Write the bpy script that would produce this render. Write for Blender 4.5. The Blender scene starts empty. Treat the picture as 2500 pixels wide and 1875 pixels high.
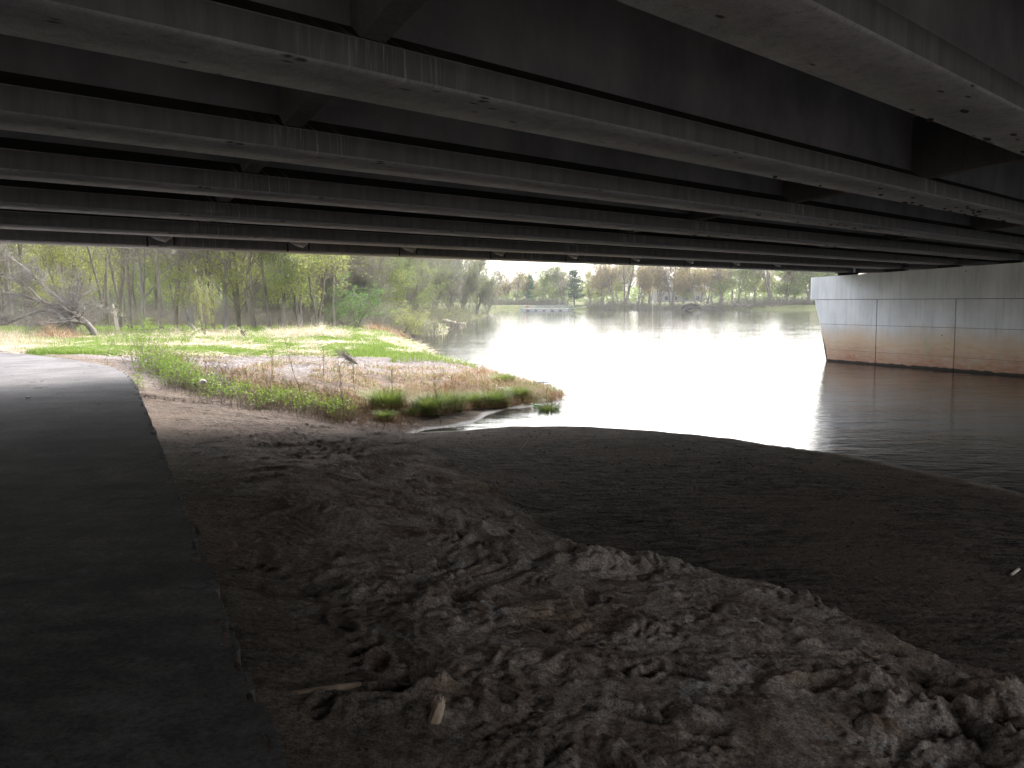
import bpy, math, random
import numpy as np
from mathutils import Matrix, Vector

# ------------------------------------------------------------------ camera, sky, sun, exposure
S = bpy.context.scene
F = 2120.0; EYE = 3.3
PITCH = math.atan((937.5 - 731.5) / F); ROLL = 0.0088
cp, sp = math.cos(PITCH), math.sin(PITCH); cr, sr = math.cos(ROLL), math.sin(ROLL)
FW = np.array([0, cp, -sp]); UP0 = np.array([0, sp, cp]); R0 = np.array([1.0, 0, 0])
cam_d = bpy.data.cameras.new("camera"); cam = bpy.data.objects.new("camera", cam_d)
S.collection.objects.link(cam); S.camera = cam
cx = cr * R0 - sr * UP0; cy = sr * R0 + cr * UP0; cz = -FW
cam.matrix_world = Matrix(((cx[0], cy[0], cz[0], 0), (cx[1], cy[1], cz[1], 0), (cx[2], cy[2], cz[2], EYE), (0, 0, 0, 1)))
cam_d.sensor_width = 36; cam_d.lens = F / 2500 * 36; cam_d.clip_start = 0.05; cam_d.clip_end = 6000

SUN_EL, SUN_AZ = math.radians(48), math.radians(20)      # azimuth measured from +Y towards +X
W = bpy.data.worlds.new("World"); S.world = W; W.use_nodes = True
wn = W.node_tree; wn.nodes.clear()
sky = wn.nodes.new("ShaderNodeTexSky"); sky.sky_type = 'NISHITA'; sky.sun_disc = False
sky.sun_elevation = SUN_EL; sky.sun_rotation = SUN_AZ; sky.dust_density = 4.0; sky.air_density = 1.2
hs = wn.nodes.new("ShaderNodeHueSaturation"); hs.inputs['Saturation'].default_value = 0.30
bg = wn.nodes.new("ShaderNodeBackground"); bg.inputs['Strength'].default_value = 0.15
wo = wn.nodes.new("ShaderNodeOutputWorld")
wn.links.new(sky.outputs[0], hs.inputs['Color']); wn.links.new(hs.outputs[0], bg.inputs[0]); wn.links.new(bg.outputs[0], wo.inputs[0])
sd = bpy.data.lights.new("sun", 'SUN'); sun = bpy.data.objects.new("sun", sd); S.collection.objects.link(sun)
sd.energy = 1.5; sd.angle = math.radians(25); sd.color = (1.0, 0.96, 0.9)
sun.rotation_euler = Vector((math.sin(SUN_AZ) * math.cos(SUN_EL), math.cos(SUN_AZ) * math.cos(SUN_EL), math.sin(SUN_EL))).to_track_quat('Z', 'Y').to_euler()
S.view_settings.view_transform = 'Standard'; S.view_settings.look = 'None'
S.view_settings.exposure = 2.38; S.view_settings.gamma = 1.0; S.view_settings.use_curve_mapping = False
S.cycles.use_denoising = True; S.cycles.denoising_prefilter = 'ACCURATE'; S.cycles.denoising_input_passes = 'RGB_ALBEDO_NORMAL'
S.cycles.max_bounces = 8; S.cycles.diffuse_bounces = 6; S.cycles.glossy_bounces = 4; S.cycles.transparent_max_bounces = 8
S.cycles.caustics_reflective = True; S.cycles.sample_clamp_indirect = 20.0

# ------------------------------------------------------------------ helpers
C = S.collection
O3 = np.array([0, 0, EYE])
AP = math.radians(-25); AG = math.radians(44.9)
P2 = np.array([math.sin(AP), math.cos(AP)]); N2 = np.array([P2[1], -P2[0]])      # along the path / pier, and to its right
G2 = np.array([math.sin(AG), math.cos(AG)]); L2 = np.array([-G2[1], G2[0]])      # along the girders, and across them

def ray(px, py):
    a = px - 1250; b = 937.5 - py
    return (a * cr + b * sr) * R0 + (-a * sr + b * cr) * UP0 + F * FW
def at(px, py, z=0.0):
    d = ray(px, py); return O3 + d * ((z - EYE) / d[2])
def at_depth(px, py, Y):
    d = ray(px, py); return O3 + d * (Y / d[1])
def uv(u, v): return N2 * u + P2 * v

def hash2(ix, iy, seed):
    h = (ix.astype(np.int64) * 374761393 + iy.astype(np.int64) * 668265263 + seed * 974634777) & 0xffffffff
    h = ((h ^ (h >> 13)) * 1274126177) & 0xffffffff
    return (h ^ (h >> 16)) & 0xffffffff
def noise(x, y, seed=0):
    x0 = np.floor(x); y0 = np.floor(y); fx = x - x0; fy = y - y0
    ux = fx * fx * fx * (fx * (fx * 6 - 15) + 10); uy = fy * fy * fy * (fy * (fy * 6 - 15) + 10)
    def gr(dx, dy):
        a = hash2(x0 + dx, y0 + dy, seed) * (2 * np.pi / 4294967296.0)
        return np.cos(a) * (fx - dx) + np.sin(a) * (fy - dy)
    n0 = gr(0, 0) * (1 - ux) + gr(1, 0) * ux; n1 = gr(0, 1) * (1 - ux) + gr(1, 1) * ux
    return (n0 * (1 - uy) + n1 * uy) * 1.5
def fbm(x, y, o=4, seed=0, ridge=False):
    s = 0; a = 1.0; t = 0
    for i in range(o):
        n = noise(x * 2 ** i, y * 2 ** i, seed + i * 7)
        if ridge: n = 1 - 2 * np.abs(n)
        s = s + a * n; t += a; a *= 0.5
    return s / t
def cell(x, y, seed=0):
    x0 = np.floor(x); y0 = np.floor(y); best = np.full(x.shape, 9.0)
    for dx in (-1, 0, 1):
        for dy in (-1, 0, 1):
            h = hash2(x0 + dx, y0 + dy, seed)
            px = x0 + dx + (h & 1023) / 1024; py = y0 + dy + ((h >> 10) & 1023) / 1024
            best = np.minimum(best, (px - x) ** 2 + (py - y) ** 2)
    return np.sqrt(best)
def ss(a, b, x):
    t = np.clip((x - a) / (b - a), 0, 1); return t * t * (3 - 2 * t)

def mesh_np(name, V, quads=None, tris=None, smooth=False, mat=None, midx=None):
    V = np.ascontiguousarray(V, dtype=np.float32)
    me = bpy.data.meshes.new(name)
    nq = 0 if quads is None else len(quads); nt = 0 if tris is None else len(tris)
    loops = []; sizes = []
    if nq: loops.append(np.asarray(quads, np.int32).ravel()); sizes.append(np.full(nq, 4, np.int32))
    if nt: loops.append(np.asarray(tris, np.int32).ravel()); sizes.append(np.full(nt, 3, np.int32))
    loops = np.concatenate(loops); sizes = np.concatenate(sizes)
    me.vertices.add(len(V)); me.vertices.foreach_set('co', V.ravel())
    me.loops.add(len(loops)); me.loops.foreach_set('vertex_index', loops)
    me.polygons.add(len(sizes)); st = np.zeros(len(sizes), np.int32); st[1:] = np.cumsum(sizes)[:-1]
    me.polygons.foreach_set('loop_start', st); me.polygons.foreach_set('loop_total', sizes)
    if smooth: me.polygons.foreach_set('use_smooth', np.ones(len(sizes), bool))
    if mat is not None:
        for m in (mat if isinstance(mat, (list, tuple)) else [mat]): me.materials.append(m)
    if midx is not None: me.polygons.foreach_set('material_index', np.asarray(midx, np.int32))
    me.update(calc_edges=True); return me

def obj(name, me, parent=None, label=None, cat=None, group=None, kind=None, loc=None, rz=None):
    o = bpy.data.objects.new(name, me); C.objects.link(o)
    if parent is not None: o.parent = parent
    if label: o['label'] = label
    if cat: o['category'] = cat
    if group: o['group'] = group
    if kind: o['kind'] = kind
    if loc is not None: o.location = [float(c) for c in loc]
    if rz is not None: o.rotation_euler = (0, 0, rz)
    return o

class MB:
    """collects boxes, prisms and tubes, built as one mesh"""
    def __init__(s): s.v = []; s.f = []
    def box(s, x0, x1, y0, y1, z0, z1):
        b = len(s.v)
        s.v += [(x0, y0, z0), (x1, y0, z0), (x1, y1, z0), (x0, y1, z0), (x0, y0, z1), (x1, y0, z1), (x1, y1, z1), (x0, y1, z1)]
        s.f += [tuple(b + i for i in f) for f in ((0, 3, 2, 1), (4, 5, 6, 7), (0, 1, 5, 4), (1, 2, 6, 5), (2, 3, 7, 6), (3, 0, 4, 7))]
    def loft(s, rings, cap=True):
        b = len(s.v); n = len(rings[0])
        for r in rings: s.v += [tuple(map(float, q)) for q in r]
        for k in range(len(rings) - 1):
            for i in range(n):
                j = (i + 1) % n; s.f.append((b + k * n + i, b + k * n + j, b + (k + 1) * n + j, b + (k + 1) * n + i))
        if cap:
            s.f.append(tuple(b + i for i in range(n))[::-1]); s.f.append(tuple(b + (len(rings) - 1) * n + i for i in range(n)))
    def tube(s, pts, rad, n=8):
        pts = [np.array(q, float) for q in pts]
        if not hasattr(rad, '__len__'): rad = [rad] * len(pts)
        rings = []
        for i, q in enumerate(pts):
            t = pts[min(i + 1, len(pts) - 1)] - pts[max(i - 1, 0)]; t /= np.linalg.norm(t) + 1e-9
            ref = np.array([0, 0, 1.0]) if abs(t[2]) < 0.9 else np.array([1.0, 0, 0])
            a = np.cross(t, ref); a /= np.linalg.norm(a); b = np.cross(t, a)
            rings.append([q + rad[i] * (math.cos(2 * math.pi * k / n) * a + math.sin(2 * math.pi * k / n) * b) for k in range(n)])
        s.loft(rings)
    def mesh(s, name, mat, smooth=False, bevel=0):
        me = bpy.data.meshes.new(name); me.from_pydata(s.v, [], s.f); me.materials.append(mat)
        if bevel:
            import bmesh
            bm = bmesh.new(); bm.from_mesh(me)
            bmesh.ops.recalc_face_normals(bm, faces=bm.faces)
            ed = [e for e in bm.edges if len(e.link_faces) == 2 and e.calc_face_angle(0) > 0.4]
            bmesh.ops.bevel(bm, geom=ed, offset=bevel, segments=2, affect='EDGES'); bm.to_mesh(me); bm.free()
        else:
            import bmesh
            bm = bmesh.new(); bm.from_mesh(me); bmesh.ops.recalc_face_normals(bm, faces=bm.faces); bm.to_mesh(me); bm.free()
        if smooth: me.polygons.foreach_set('use_smooth', [True] * len(me.polygons))
        return me

# ------------------------------------------------------------------ material helpers
class NT:
    def __init__(s, name):
        s.m = bpy.data.materials.new(name); s.m.use_nodes = True; s.t = s.m.node_tree
        s.b = s.t.nodes['Principled BSDF']; s.b.inputs['Roughness'].default_value = 0.85
        s.b.inputs['Specular IOR Level'].default_value = 0.3
        g = s.t.nodes.new('ShaderNodeNewGeometry'); s.pos = g.outputs['Position']; s.geo = g
    def link(s, a, b): s.t.links.new(a, b)
    def setv(s, sock, v):
        if hasattr(v, 'is_linked') or isinstance(v, bpy.types.NodeSocket): s.link(v, sock)
        elif isinstance(v, tuple) and len(v) == 3 and sock.type == 'RGBA': sock.default_value = (*v, 1)
        else: sock.default_value = v
    def map(s, src=None, scale=(1, 1, 1), rot=(0, 0, 0)):
        n = s.t.nodes.new('ShaderNodeMapping'); n.inputs['Scale'].default_value = scale; n.inputs['Rotation'].default_value = rot
        s.link(src or s.pos, n.inputs[0]); return n.outputs[0]
    def noise(s, scale, vec=None, detail=4, rough=0.55, dist=0.0):
        n = s.t.nodes.new('ShaderNodeTexNoise'); n.inputs['Scale'].default_value = scale; n.inputs['Detail'].default_value = detail
        n.inputs['Roughness'].default_value = rough; n.inputs['Distortion'].default_value = dist
        s.link(vec or s.pos, n.inputs['Vector']); return n.outputs[0]
    def voro(s, scale, vec=None, feat='F1', out=0):
        n = s.t.nodes.new('ShaderNodeTexVoronoi'); n.inputs['Scale'].default_value = scale; n.feature = feat
        s.link(vec or s.pos, n.inputs['Vector']); return n.outputs[out]
    def ramp(s, f, stops, interp='LINEAR'):
        n = s.t.nodes.new('ShaderNodeValToRGB'); e = n.color_ramp.elements; n.color_ramp.interpolation = interp
        while len(e) < len(stops): e.new(0.5)
        for k, (p, c) in enumerate(stops):
            e[k].position = p; e[k].color = (c, c, c, 1) if not isinstance(c, tuple) else (*c, 1)
        s.link(f, n.inputs[0]); return n.outputs[0]
    def mix(s, f, a, b, mode='MIX'):
        n = s.t.nodes.new('ShaderNodeMix'); n.data_type = 'RGBA'; n.blend_type = mode
        s.setv(n.inputs[0], f); s.setv(n.inputs[6], a); s.setv(n.inputs[7], b); return n.outputs[2]
    def math(s, op, a, b=0.0, c=None):
        n = s.t.nodes.new('ShaderNodeMath'); n.operation = op; s.setv(n.inputs[0], a); s.setv(n.inputs[1], b)
        if c is not None: s.setv(n.inputs[2], c)
        return n.outputs[0]
    def sep(s, v):
        n = s.t.nodes.new('ShaderNodeSeparateXYZ'); s.link(v, n.inputs[0]); return n.outputs
    def attr(s, name):
        n = s.t.nodes.new('ShaderNodeAttribute'); n.attribute_name = name; return n
    def bump(s, h, strength=0.5, dist=0.02, prev=None):
        n = s.t.nodes.new('ShaderNodeBump'); n.inputs['Strength'].default_value = strength; n.inputs['Distance'].default_value = dist
        s.link(h, n.inputs['Height'])
        if prev is not None: s.link(prev, n.inputs['Normal'])
        s.link(n.outputs[0], s.b.inputs['Normal']); return n.outputs[0]
    def color(s, c): s.setv(s.b.inputs['Base Color'], c)
    def rand(s):
        n = s.t.nodes.new('ShaderNodeObjectInfo'); return n.outputs['Random']

def concrete_mat(name, c1, c2, stain=0.5, pits=True, warm=(0.25, 0.20, 0.16)):
    n = NT(name)
    oc = n.t.nodes.new('ShaderNodeTexCoord').outputs['Object']
    big = n.noise(0.7, oc, 5, 0.6); med = n.noise(5, oc, 6, 0.65)
    streak = n.noise(1.0, n.map(oc, (9, 9, 0.35)), 5, 0.7)
    col = n.mix(n.ramp(big, [(0.3, 0.0), (0.7, 1.0)]), c1, c2)
    col = n.mix(n.math('MULTIPLY', n.ramp(med, [(0.35, 0.0), (0.75, 1.0)]), 0.35), col, tuple(x * 0.55 for x in c1))
    col = n.mix(n.math('MULTIPLY', n.ramp(streak, [(0.5, 0.0), (0.72, 1.0)]), stain), col, tuple(x * 0.5 for x in c1))
    col = n.mix(n.math('MULTIPLY', n.ramp(n.noise(1.7, n.map(oc, (0.5, 1, 1)), 6, 0.7), [(0.58, 0.0), (0.75, 1.0)]), 0.3), col, warm)
    if pits:
        w = n.noise(2.2, oc, 3)
        pv = n.voro(5.5, n.map(oc, (0.55, 1.6, 1.6)))
        dn_ = n.ramp(n.math('MULTIPLY', n.sep(n.geo.outputs['Normal'])[2], -1.0), [(0.5, 0.0), (0.7, 1.0)])
        mask = n.math('MULTIPLY', dn_, n.math('MULTIPLY', n.ramp(pv, [(0.12, 1.0), (0.22, 0.0)]), n.ramp(w, [(0.52, 0.0), (0.58, 1.0)])))
        col = n.mix(n.math('MULTIPLY', mask, 0.85), col, (0.03, 0.026, 0.022))
    grit = n.ramp(n.noise(45, oc, 4, 0.8), [(0.35, 0.72), (0.6, 1.0)]); col = n.mix(1.0, col, grit, 'MULTIPLY')
    n.color(col); n.b.inputs['Roughness'].default_value = 0.95; n.b.inputs['Specular IOR Level'].default_value = 0.15
    n.bump(n.noise(28, oc, 5, 0.7), 0.35, 0.01); return n

# ------------------------------------------------------------------ materials
M = {}
nt = concrete_mat('girder_concrete', (0.38, 0.37, 0.375), (0.60, 0.585, 0.59), 0.55)  # undersides keep this base, raised to stand in for bounced light
# pale runs of lime where the diaphragms leak on to the flanges
oc = nt.t.nodes.new('ShaderNodeTexCoord').outputs['Object']
at_ = nt.attr('leak').outputs['Fac']
run = nt.ramp(nt.noise(1.0, nt.map(oc, (26, 0.1, 1.2)), 3, 0.6, 0.6), [(0.55, 0.0), (0.62, 1.0)])
base = nt.b.inputs['Base Color'].links[0].from_socket
lz = nt.sep(oc)[2]; ly = nt.math('ABSOLUTE', nt.sep(oc)[1])
web_shade = nt.attr('web_shade').outputs['Fac']
gc = nt.mix(nt.ramp(nt.noise(1.1, nt.map(oc, (1, 1, .6)), 6, .65), [(0.35, 0.0), (0.65, 1.0)]), (0.32, 0.32, 0.335), (0.50, 0.495, 0.51))  # webs coloured darker and cooler than the undersides, standing in for shade
sidec = nt.mix(nt.ramp(nt.noise(1.0, nt.map(oc, (5, 5, 0.5)), 8, 0.72), [(0.38, 0.0), (0.62, 1.0)]), (0.155, 0.150, 0.147), (0.235, 0.228, 0.22))  # streaky stained flange sides, darkened overall to paint in their shade
base = nt.mix(nt.attr('side').outputs['Fac'], base, sidec); base = nt.mix(web_shade, base, gc)
ledge_shade_dirt = nt.attr('ledge_shade_dirt').outputs['Fac']; base = nt.mix(ledge_shade_dirt, base, (0.05, 0.046, 0.042))  # sloping ledge painted near-black: shade put into the colour, with settled dirt
nt.color(nt.mix(nt.math('MULTIPLY', nt.math('MULTIPLY', run, at_), 0.5), base, (0.62, 0.58, 0.53)))
M['girder'] = nt.m
nt = NT('joint_concrete'); nt.color((0.07, 0.065, 0.06)); M['joint'] = nt.m
M['deck'] = concrete_mat('deck_concrete', (0.22, 0.22, 0.225), (0.30, 0.30, 0.305), 0.3, False).m
M['diaphragm'] = concrete_mat('diaphragm_concrete', (0.22, 0.21, 0.205), (0.32, 0.31, 0.30), 0.4, False).m

nt = NT('pier_concrete')
z = nt.sep(nt.pos)[2]
wob = nt.noise(0.55, nt.map(None, (1, 1, 0.2)), 4); fine = nt.noise(7, None, 6, 0.65)
zz = nt.math('ADD', z, nt.math('MULTIPLY_ADD', wob, -1.1, 0.55))
base = nt.mix(nt.ramp(nt.noise(0.9, nt.map(None, (1, 1, 0.5)), 5, 0.6), [(0.35, 0.0), (0.65, 1.0)]), (0.58, 0.585, 0.61), (0.72, 0.725, 0.75))
base = nt.mix(nt.math('MULTIPLY', nt.ramp(nt.noise(1.0, nt.map(None, (5, 5, 0.35)), 5, 0.7), [(0.5, 0.0), (0.75, 1.0)]), 0.35), base, (0.27, 0.26, 0.25))
sf = nt.ramp(nt.math('MULTIPLY', zz, 0.5), [(0.0, 1.0), (0.55, 1.0), (0.74, 0.65), (1.0, 0.0)])
strk = nt.ramp(nt.noise(1.2, nt.map(None, (1.5, 1.5, 7)), 5, 0.7), [(0.3, 0.75), (0.65, 1.0)])
scol = nt.mix(nt.ramp(nt.math('MULTIPLY', zz, 0.5), [(0.0, 0.0), (0.6, 1.0)]), (0.29, 0.125, 0.06), (0.54, 0.39, 0.26))
col = nt.mix(nt.math('MULTIPLY', sf, strk), base, scol)
col = nt.mix(nt.math('MULTIPLY', nt.ramp(nt.noise(1.1, None, 3), [(0.6, 0.0), (0.7, 1.0)]), nt.math('MULTIPLY', sf, 0.5)), col, (0.36, 0.40, 0.30))
wet = nt.ramp(nt.math('ADD', z, nt.math('MULTIPLY', nt.noise(2.5, None, 3), 0.16)), [(0.17, 1.0), (0.20, 0.0)])
col = nt.mix(wet, col, (0.03, 0.026, 0.022))
dots = nt.ramp(nt.voro(1.3), [(0.035, 1.0), (0.06, 0.0)])
col = nt.mix(nt.math('MULTIPLY', dots, 0.8), col, (0.10, 0.10, 0.10))
nt.color(col); nt.bump(fine, 0.25, 0.01); M['pier'] = nt.m
nt = NT('dark_rubber'); nt.color((0.02, 0.02, 0.022)); M['rubber'] = nt.m
nt = NT('galvanised_steel'); nt.color(nt.mix(nt.noise(6), (0.40, 0.40, 0.41), (0.55, 0.55, 0.55))); nt.b.inputs['Metallic'].default_value = 0.3; nt.b.inputs['Roughness'].default_value = 0.55; M['steel'] = nt.m
nt = NT('nest_mud'); nt.color((0.05, 0.035, 0.025)); M['nest'] = nt.m

# terrain: 'zone' colour attribute carries what covers the ground (R litter/bar silt, G grass, B dry straw), A path dust unused
nt = NT('riverbank_soil')
at_ = nt.attr('zone'); zr = nt.t.nodes.new('ShaderNodeSeparateColor'); nt.link(at_.outputs['Color'], zr.inputs[0])
bar, grs, stw = zr.outputs[0], zr.outputs[1], zr.outputs[2]
grav = nt.attr('gravel').outputs['Fac']; wetm = nt.attr('wet').outputs['Fac']
nA = nt.noise(1.3, None, 5, 0.6); nB = nt.noise(9, None, 6, 0.7); nC = nt.noise(70, None, 4, 0.7)
nW = nt.noise(2.4, None, 5, 0.62, 1.2)
sand = nt.mix(nt.ramp(nA, [(0.35, 0.0), (0.65, 1.0)]), (0.24, 0.190, 0.152), (0.36, 0.305, 0.26))
sand = nt.mix(nt.ramp(nW, [(0.47, 0.0), (0.60, 1.0)]), sand, (0.17, 0.125, 0.097))
sand = nt.mix(nt.ramp(nt.noise(3.1, None, 4, 0.6, 0.8), [(0.60, 0.0), (0.70, 0.75)]), sand, (0.36, 0.34, 0.32))
sand = nt.mix(nt.math('MULTIPLY', nt.ramp(nt.noise(0.8, None, 3), [(0.58, 0.0), (0.72, 1.0)]), 0.6), sand, (0.28, 0.185, 0.12))
sand = nt.mix(nt.ramp(nC, [(0.35, 0.55), (0.6, 0.0)]), sand, (0.05, 0.04, 0.034))
stk = nt.noise(3.2, nt.map(None, (0.8, 2.6, 1), (0, 0, 0.15)), 9, 0.80)
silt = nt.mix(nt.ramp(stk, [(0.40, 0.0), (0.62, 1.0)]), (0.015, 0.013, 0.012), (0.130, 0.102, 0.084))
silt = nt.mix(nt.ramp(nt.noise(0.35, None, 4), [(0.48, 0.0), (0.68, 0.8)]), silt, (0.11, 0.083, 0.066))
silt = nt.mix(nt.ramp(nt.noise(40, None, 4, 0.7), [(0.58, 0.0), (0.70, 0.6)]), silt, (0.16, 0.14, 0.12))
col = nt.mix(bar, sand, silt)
gv = nt.mix(nt.ramp(nt.voro(16, None, 'F1', 1), [(0.2, 0.0), (0.8, 1.0)]), (0.055, 0.045, 0.042), (0.155, 0.135, 0.132))
gv = nt.mix(nt.ramp(nt.noise(3, None, 5, 0.7), [(0.45, 0.0), (0.6, 0.65)]), gv, (0.13, 0.10, 0.085))
col = nt.mix(grav, col, gv)
gr_ = nt.mix(nt.ramp(nt.noise(0.8, None, 5, 0.65), [(0.35, 0.0), (0.65, 1.0)]), (0.09, 0.14, 0.03), (0.17, 0.235, 0.05))
col = nt.mix(grs, col, gr_)
st_ = nt.mix(nt.ramp(nt.noise(2.2, None, 6, 0.75), [(0.35, 0.0), (0.65, 1.0)]), (0.17, 0.13, 0.09), (0.40, 0.35, 0.27))
col = nt.mix(stw, col, st_)
wcol = nt.mix(1.0, col, (0.45, 0.42, 0.40), 'MULTIPLY')
col = nt.mix(wetm, col, wcol)
gr1 = nt.ramp(nt.noise(26, None, 8, 0.85), [(0.36, 0.35), (0.64, 1.55)]); gr2 = nt.ramp(nt.voro(60), [(0.1, 0.60), (0.5, 1.20)])
col = nt.mix(1.0, col, nt.mix(1.0, gr1, gr2, 'MULTIPLY'), 'MULTIPLY')
nt.color(col)
nt.setv(nt.b.inputs['Roughness'], nt.math('MULTIPLY_ADD', wetm, -0.4, 0.95)); nt.setv(nt.b.inputs['Specular IOR Level'], nt.math('MULTIPLY_ADD', wetm, 0.35, 0.06))
b1 = nt.bump(nt.noise(9, None, 9, 0.78), 0.85, 0.07); nt.bump(nC, 0.6, 0.008, b1)
M['soil'] = nt.m

nt = NT('asphalt')
a1 = nt.noise(0.9, None, 5, 0.6); a2 = nt.noise(120, None, 3, 0.7); 
col = nt.mix(nt.ramp(a1, [(0.35, 0.0), (0.65, 1.0)]), (0.033, 0.0315, 0.031), (0.060, 0.058, 0.0565))
dustm = nt.attr('dust').outputs['Fac']
silty = nt.ramp(nt.noise(1.0, nt.map(None, (1.3, 1.9, 1), (0, 0, 0.2)), 9, 0.75), [(0.44, 0.0), (0.60, 1.0)])
col = nt.mix(nt.math('MULTIPLY', silty, 0.5), col, (0.13, 0.118, 0.11))
col = nt.mix(dustm, col, nt.mix(nt.ramp(a1, [(0.4, 0.0), (0.6, 1.0)]), (0.085, 0.080, 0.084), (0.125, 0.118, 0.122)))
vor = nt.t.nodes.new('ShaderNodeTexVoronoi'); vor.feature = 'DISTANCE_TO_EDGE'; vor.inputs['Scale'].default_value = 0.36
nd = nt.t.nodes.new('ShaderNodeVectorMath'); nd.operation = 'ADD'
nn = nt.t.nodes.new('ShaderNodeTexNoise'); nn.inputs['Scale'].default_value = 2.2; nn.inputs['Detail'].default_value = 6; nt.link(nt.pos, nn.inputs[0])
ns = nt.t.nodes.new('ShaderNodeVectorMath'); ns.operation = 'SCALE'; ns.inputs['Scale'].default_value = 0.9; nt.link(nn.outputs['Color'], ns.inputs[0])
nt.link(nt.pos, nd.inputs[0]); nt.link(ns.outputs[0], nd.inputs[1]); nt.link(nd.outputs[0], vor.inputs['Vector'])
crack = nt.math('MULTIPLY', nt.ramp(vor.outputs['Distance'], [(0.0, 1.0), (0.012, 0.0)]), nt.ramp(nt.noise(0.6, None, 2), [(0.48, 0.0), (0.55, 1.0)]))
col = nt.mix(nt.math('MULTIPLY', crack, 0.9), col, (0.008, 0.008, 0.008))
col = nt.mix(1.0, col, nt.ramp(nt.noise(40, None, 8, .85), [(0.36, 0.40), (0.64, 1.70)]), 'MULTIPLY')
nt.color(col); nt.b.inputs['Roughness'].default_value = 0.9; nt.b.inputs['Specular IOR Level'].default_value = 0.15
b1 = nt.bump(nt.math('SUBTRACT', a2, nt.math('MULTIPLY', crack, 1.5)), 0.5, 0.006); M['asphalt'] = nt.m

nt = NT('river_water')
nt.color((0.024, 0.024, 0.023)); nt.b.inputs['Roughness'].default_value = 0.03; nt.b.inputs['IOR'].default_value = 1.333
nt.b.inputs['Specular IOR Level'].default_value = 0.5
w1 = nt.noise(0.55, nt.map(None, (1.0, 2.2, 1), (0, 0, -0.35)), 4, 0.55, 0.6)
w2 = nt.noise(3.4, nt.map(None, (0.7, 2.0, 1), (0, 0, -0.45)), 4, 0.55, 0.7)
calm = nt.ramp(nt.noise(0.11, nt.map(None, (1, 2.5, 1), (0, 0, -0.3)), 4, 0.6), [(0.38, 0.25), (0.62, 1.0)])
w3 = nt.noise(9.0, nt.map(None, (0.8, 1.5, 1), (0, 0, 0.5)), 3, 0.5, 0.4)
hh = nt.math('ADD', nt.math('MULTIPLY', w1, 0.55), nt.math('ADD', nt.math('MULTIPLY', nt.math('MULTIPLY', w2, calm), 0.24), nt.math('MULTIPLY', w3, 0.05)))
nt.bump(hh, 0.22, 0.22); M['water'] = nt.m

def leaf_mat(name, c1, c2, trans=0.35, scale=1.5, c3=None):
    n = NT(name)
    f = n.noise(scale, None, 3, 0.7)
    col = n.mix(n.ramp(f, [(0.35, 0.0), (0.65, 1.0)]), c1, c2)
    if c3: col = n.mix(n.ramp(n.noise(scale * 6, None, 2, 0.7), [(0.55, 0.0), (0.62, 1.0)]), col, c3)
    n.color(col); n.b.inputs['Roughness'].default_value = 0.6
    tr = n.t.nodes.new('ShaderNodeBsdfTranslucent'); n.setv(tr.inputs[0], col)
    mx = n.t.nodes.new('ShaderNodeMixShader'); mx.inputs[0].default_value = trans
    out = n.t.nodes['Material Output']; n.link(n.b.outputs[0], mx.inputs[1]); n.link(tr.outputs[0], mx.inputs[2]); n.link(mx.outputs[0], out.inputs[0])
    return n.m
M['grass'] = leaf_mat('green_grass', (0.13, 0.20, 0.035), (0.24, 0.32, 0.07), 0.3)
M['bankgrass'] = leaf_mat('bank_grass', (0.11, 0.165, 0.03), (0.22, 0.27, 0.07), 0.35, 3)
M['straw'] = leaf_mat('dry_straw', (0.34, 0.27, 0.18), (0.60, 0.53, 0.42), 0.2, 2.5)
M['rust'] = leaf_mat('rusty_dead_grass', (0.20, 0.115, 0.055), (0.33, 0.21, 0.11), 0.2, 3)
M['lime'] = leaf_mat('lime_leaves', (0.13, 0.21, 0.025), (0.21, 0.31, 0.045), 0.4, 4)
M['budleaf'] = leaf_mat('yellow_green_young_leaves', (0.22, 0.245, 0.065), (0.37, 0.385, 0.125), 0.4, 1.0)
M['paleleaf'] = leaf_mat('pale_green_young_leaves', (0.16, 0.21, 0.06), (0.27, 0.33, 0.11), 0.4, 0.8)
M['brightleaf'] = leaf_mat('bright_green_leaves', (0.08, 0.19, 0.025), (0.14, 0.27, 0.05), 0.4, 2.0)
M['orangebud'] = leaf_mat('orange_brown_buds', (0.24, 0.19, 0.08), (0.36, 0.29, 0.13), 0.3, 0.8)
M['needle'] = leaf_mat('dark_needles', (0.05, 0.09, 0.045), (0.09, 0.15, 0.07), 0.1, 1.0)
M['mintneedle'] = leaf_mat('fresh_green_needles', (0.06, 0.17, 0.07), (0.11, 0.26, 0.11), 0.2, 1.0)
def bark(name, c1, c2, s=3.0):
    n = NT(name); col = n.mix(n.ramp(n.noise(s, n.map(None, (1, 1, 0.25)), 6, 0.7), [(0.35, 0.0), (0.65, 1.0)]), c1, c2)
    n.color(col); n.bump(n.noise(22, n.map(None, (1, 1, 0.2)), 4, 0.7), 0.6, 0.02); return n.m
M['bark'] = bark('grey_brown_bark', (0.12, 0.10, 0.085), (0.24, 0.21, 0.185))
M['greybark'] = bark('pale_grey_bark', (0.16, 0.14, 0.13), (0.28, 0.255, 0.24))
M['twig'] = bark('purple_grey_twigs', (0.17, 0.14, 0.13), (0.27, 0.235, 0.225), 1.0)
M['darkbark'] = bark('dark_bark', (0.05, 0.04, 0.032), (0.10, 0.08, 0.065))
M['deadwood'] = bark('bleached_wood', (0.38, 0.32, 0.25), (0.62, 0.55, 0.46), 6)
M['brownwood'] = bark('brown_driftwood', (0.10, 0.065, 0.04), (0.20, 0.14, 0.10), 6)
M['tanwood'] = bark('splintered_wood', (0.16, 0.09, 0.045), (0.42, 0.34, 0.26), 14)
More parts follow.
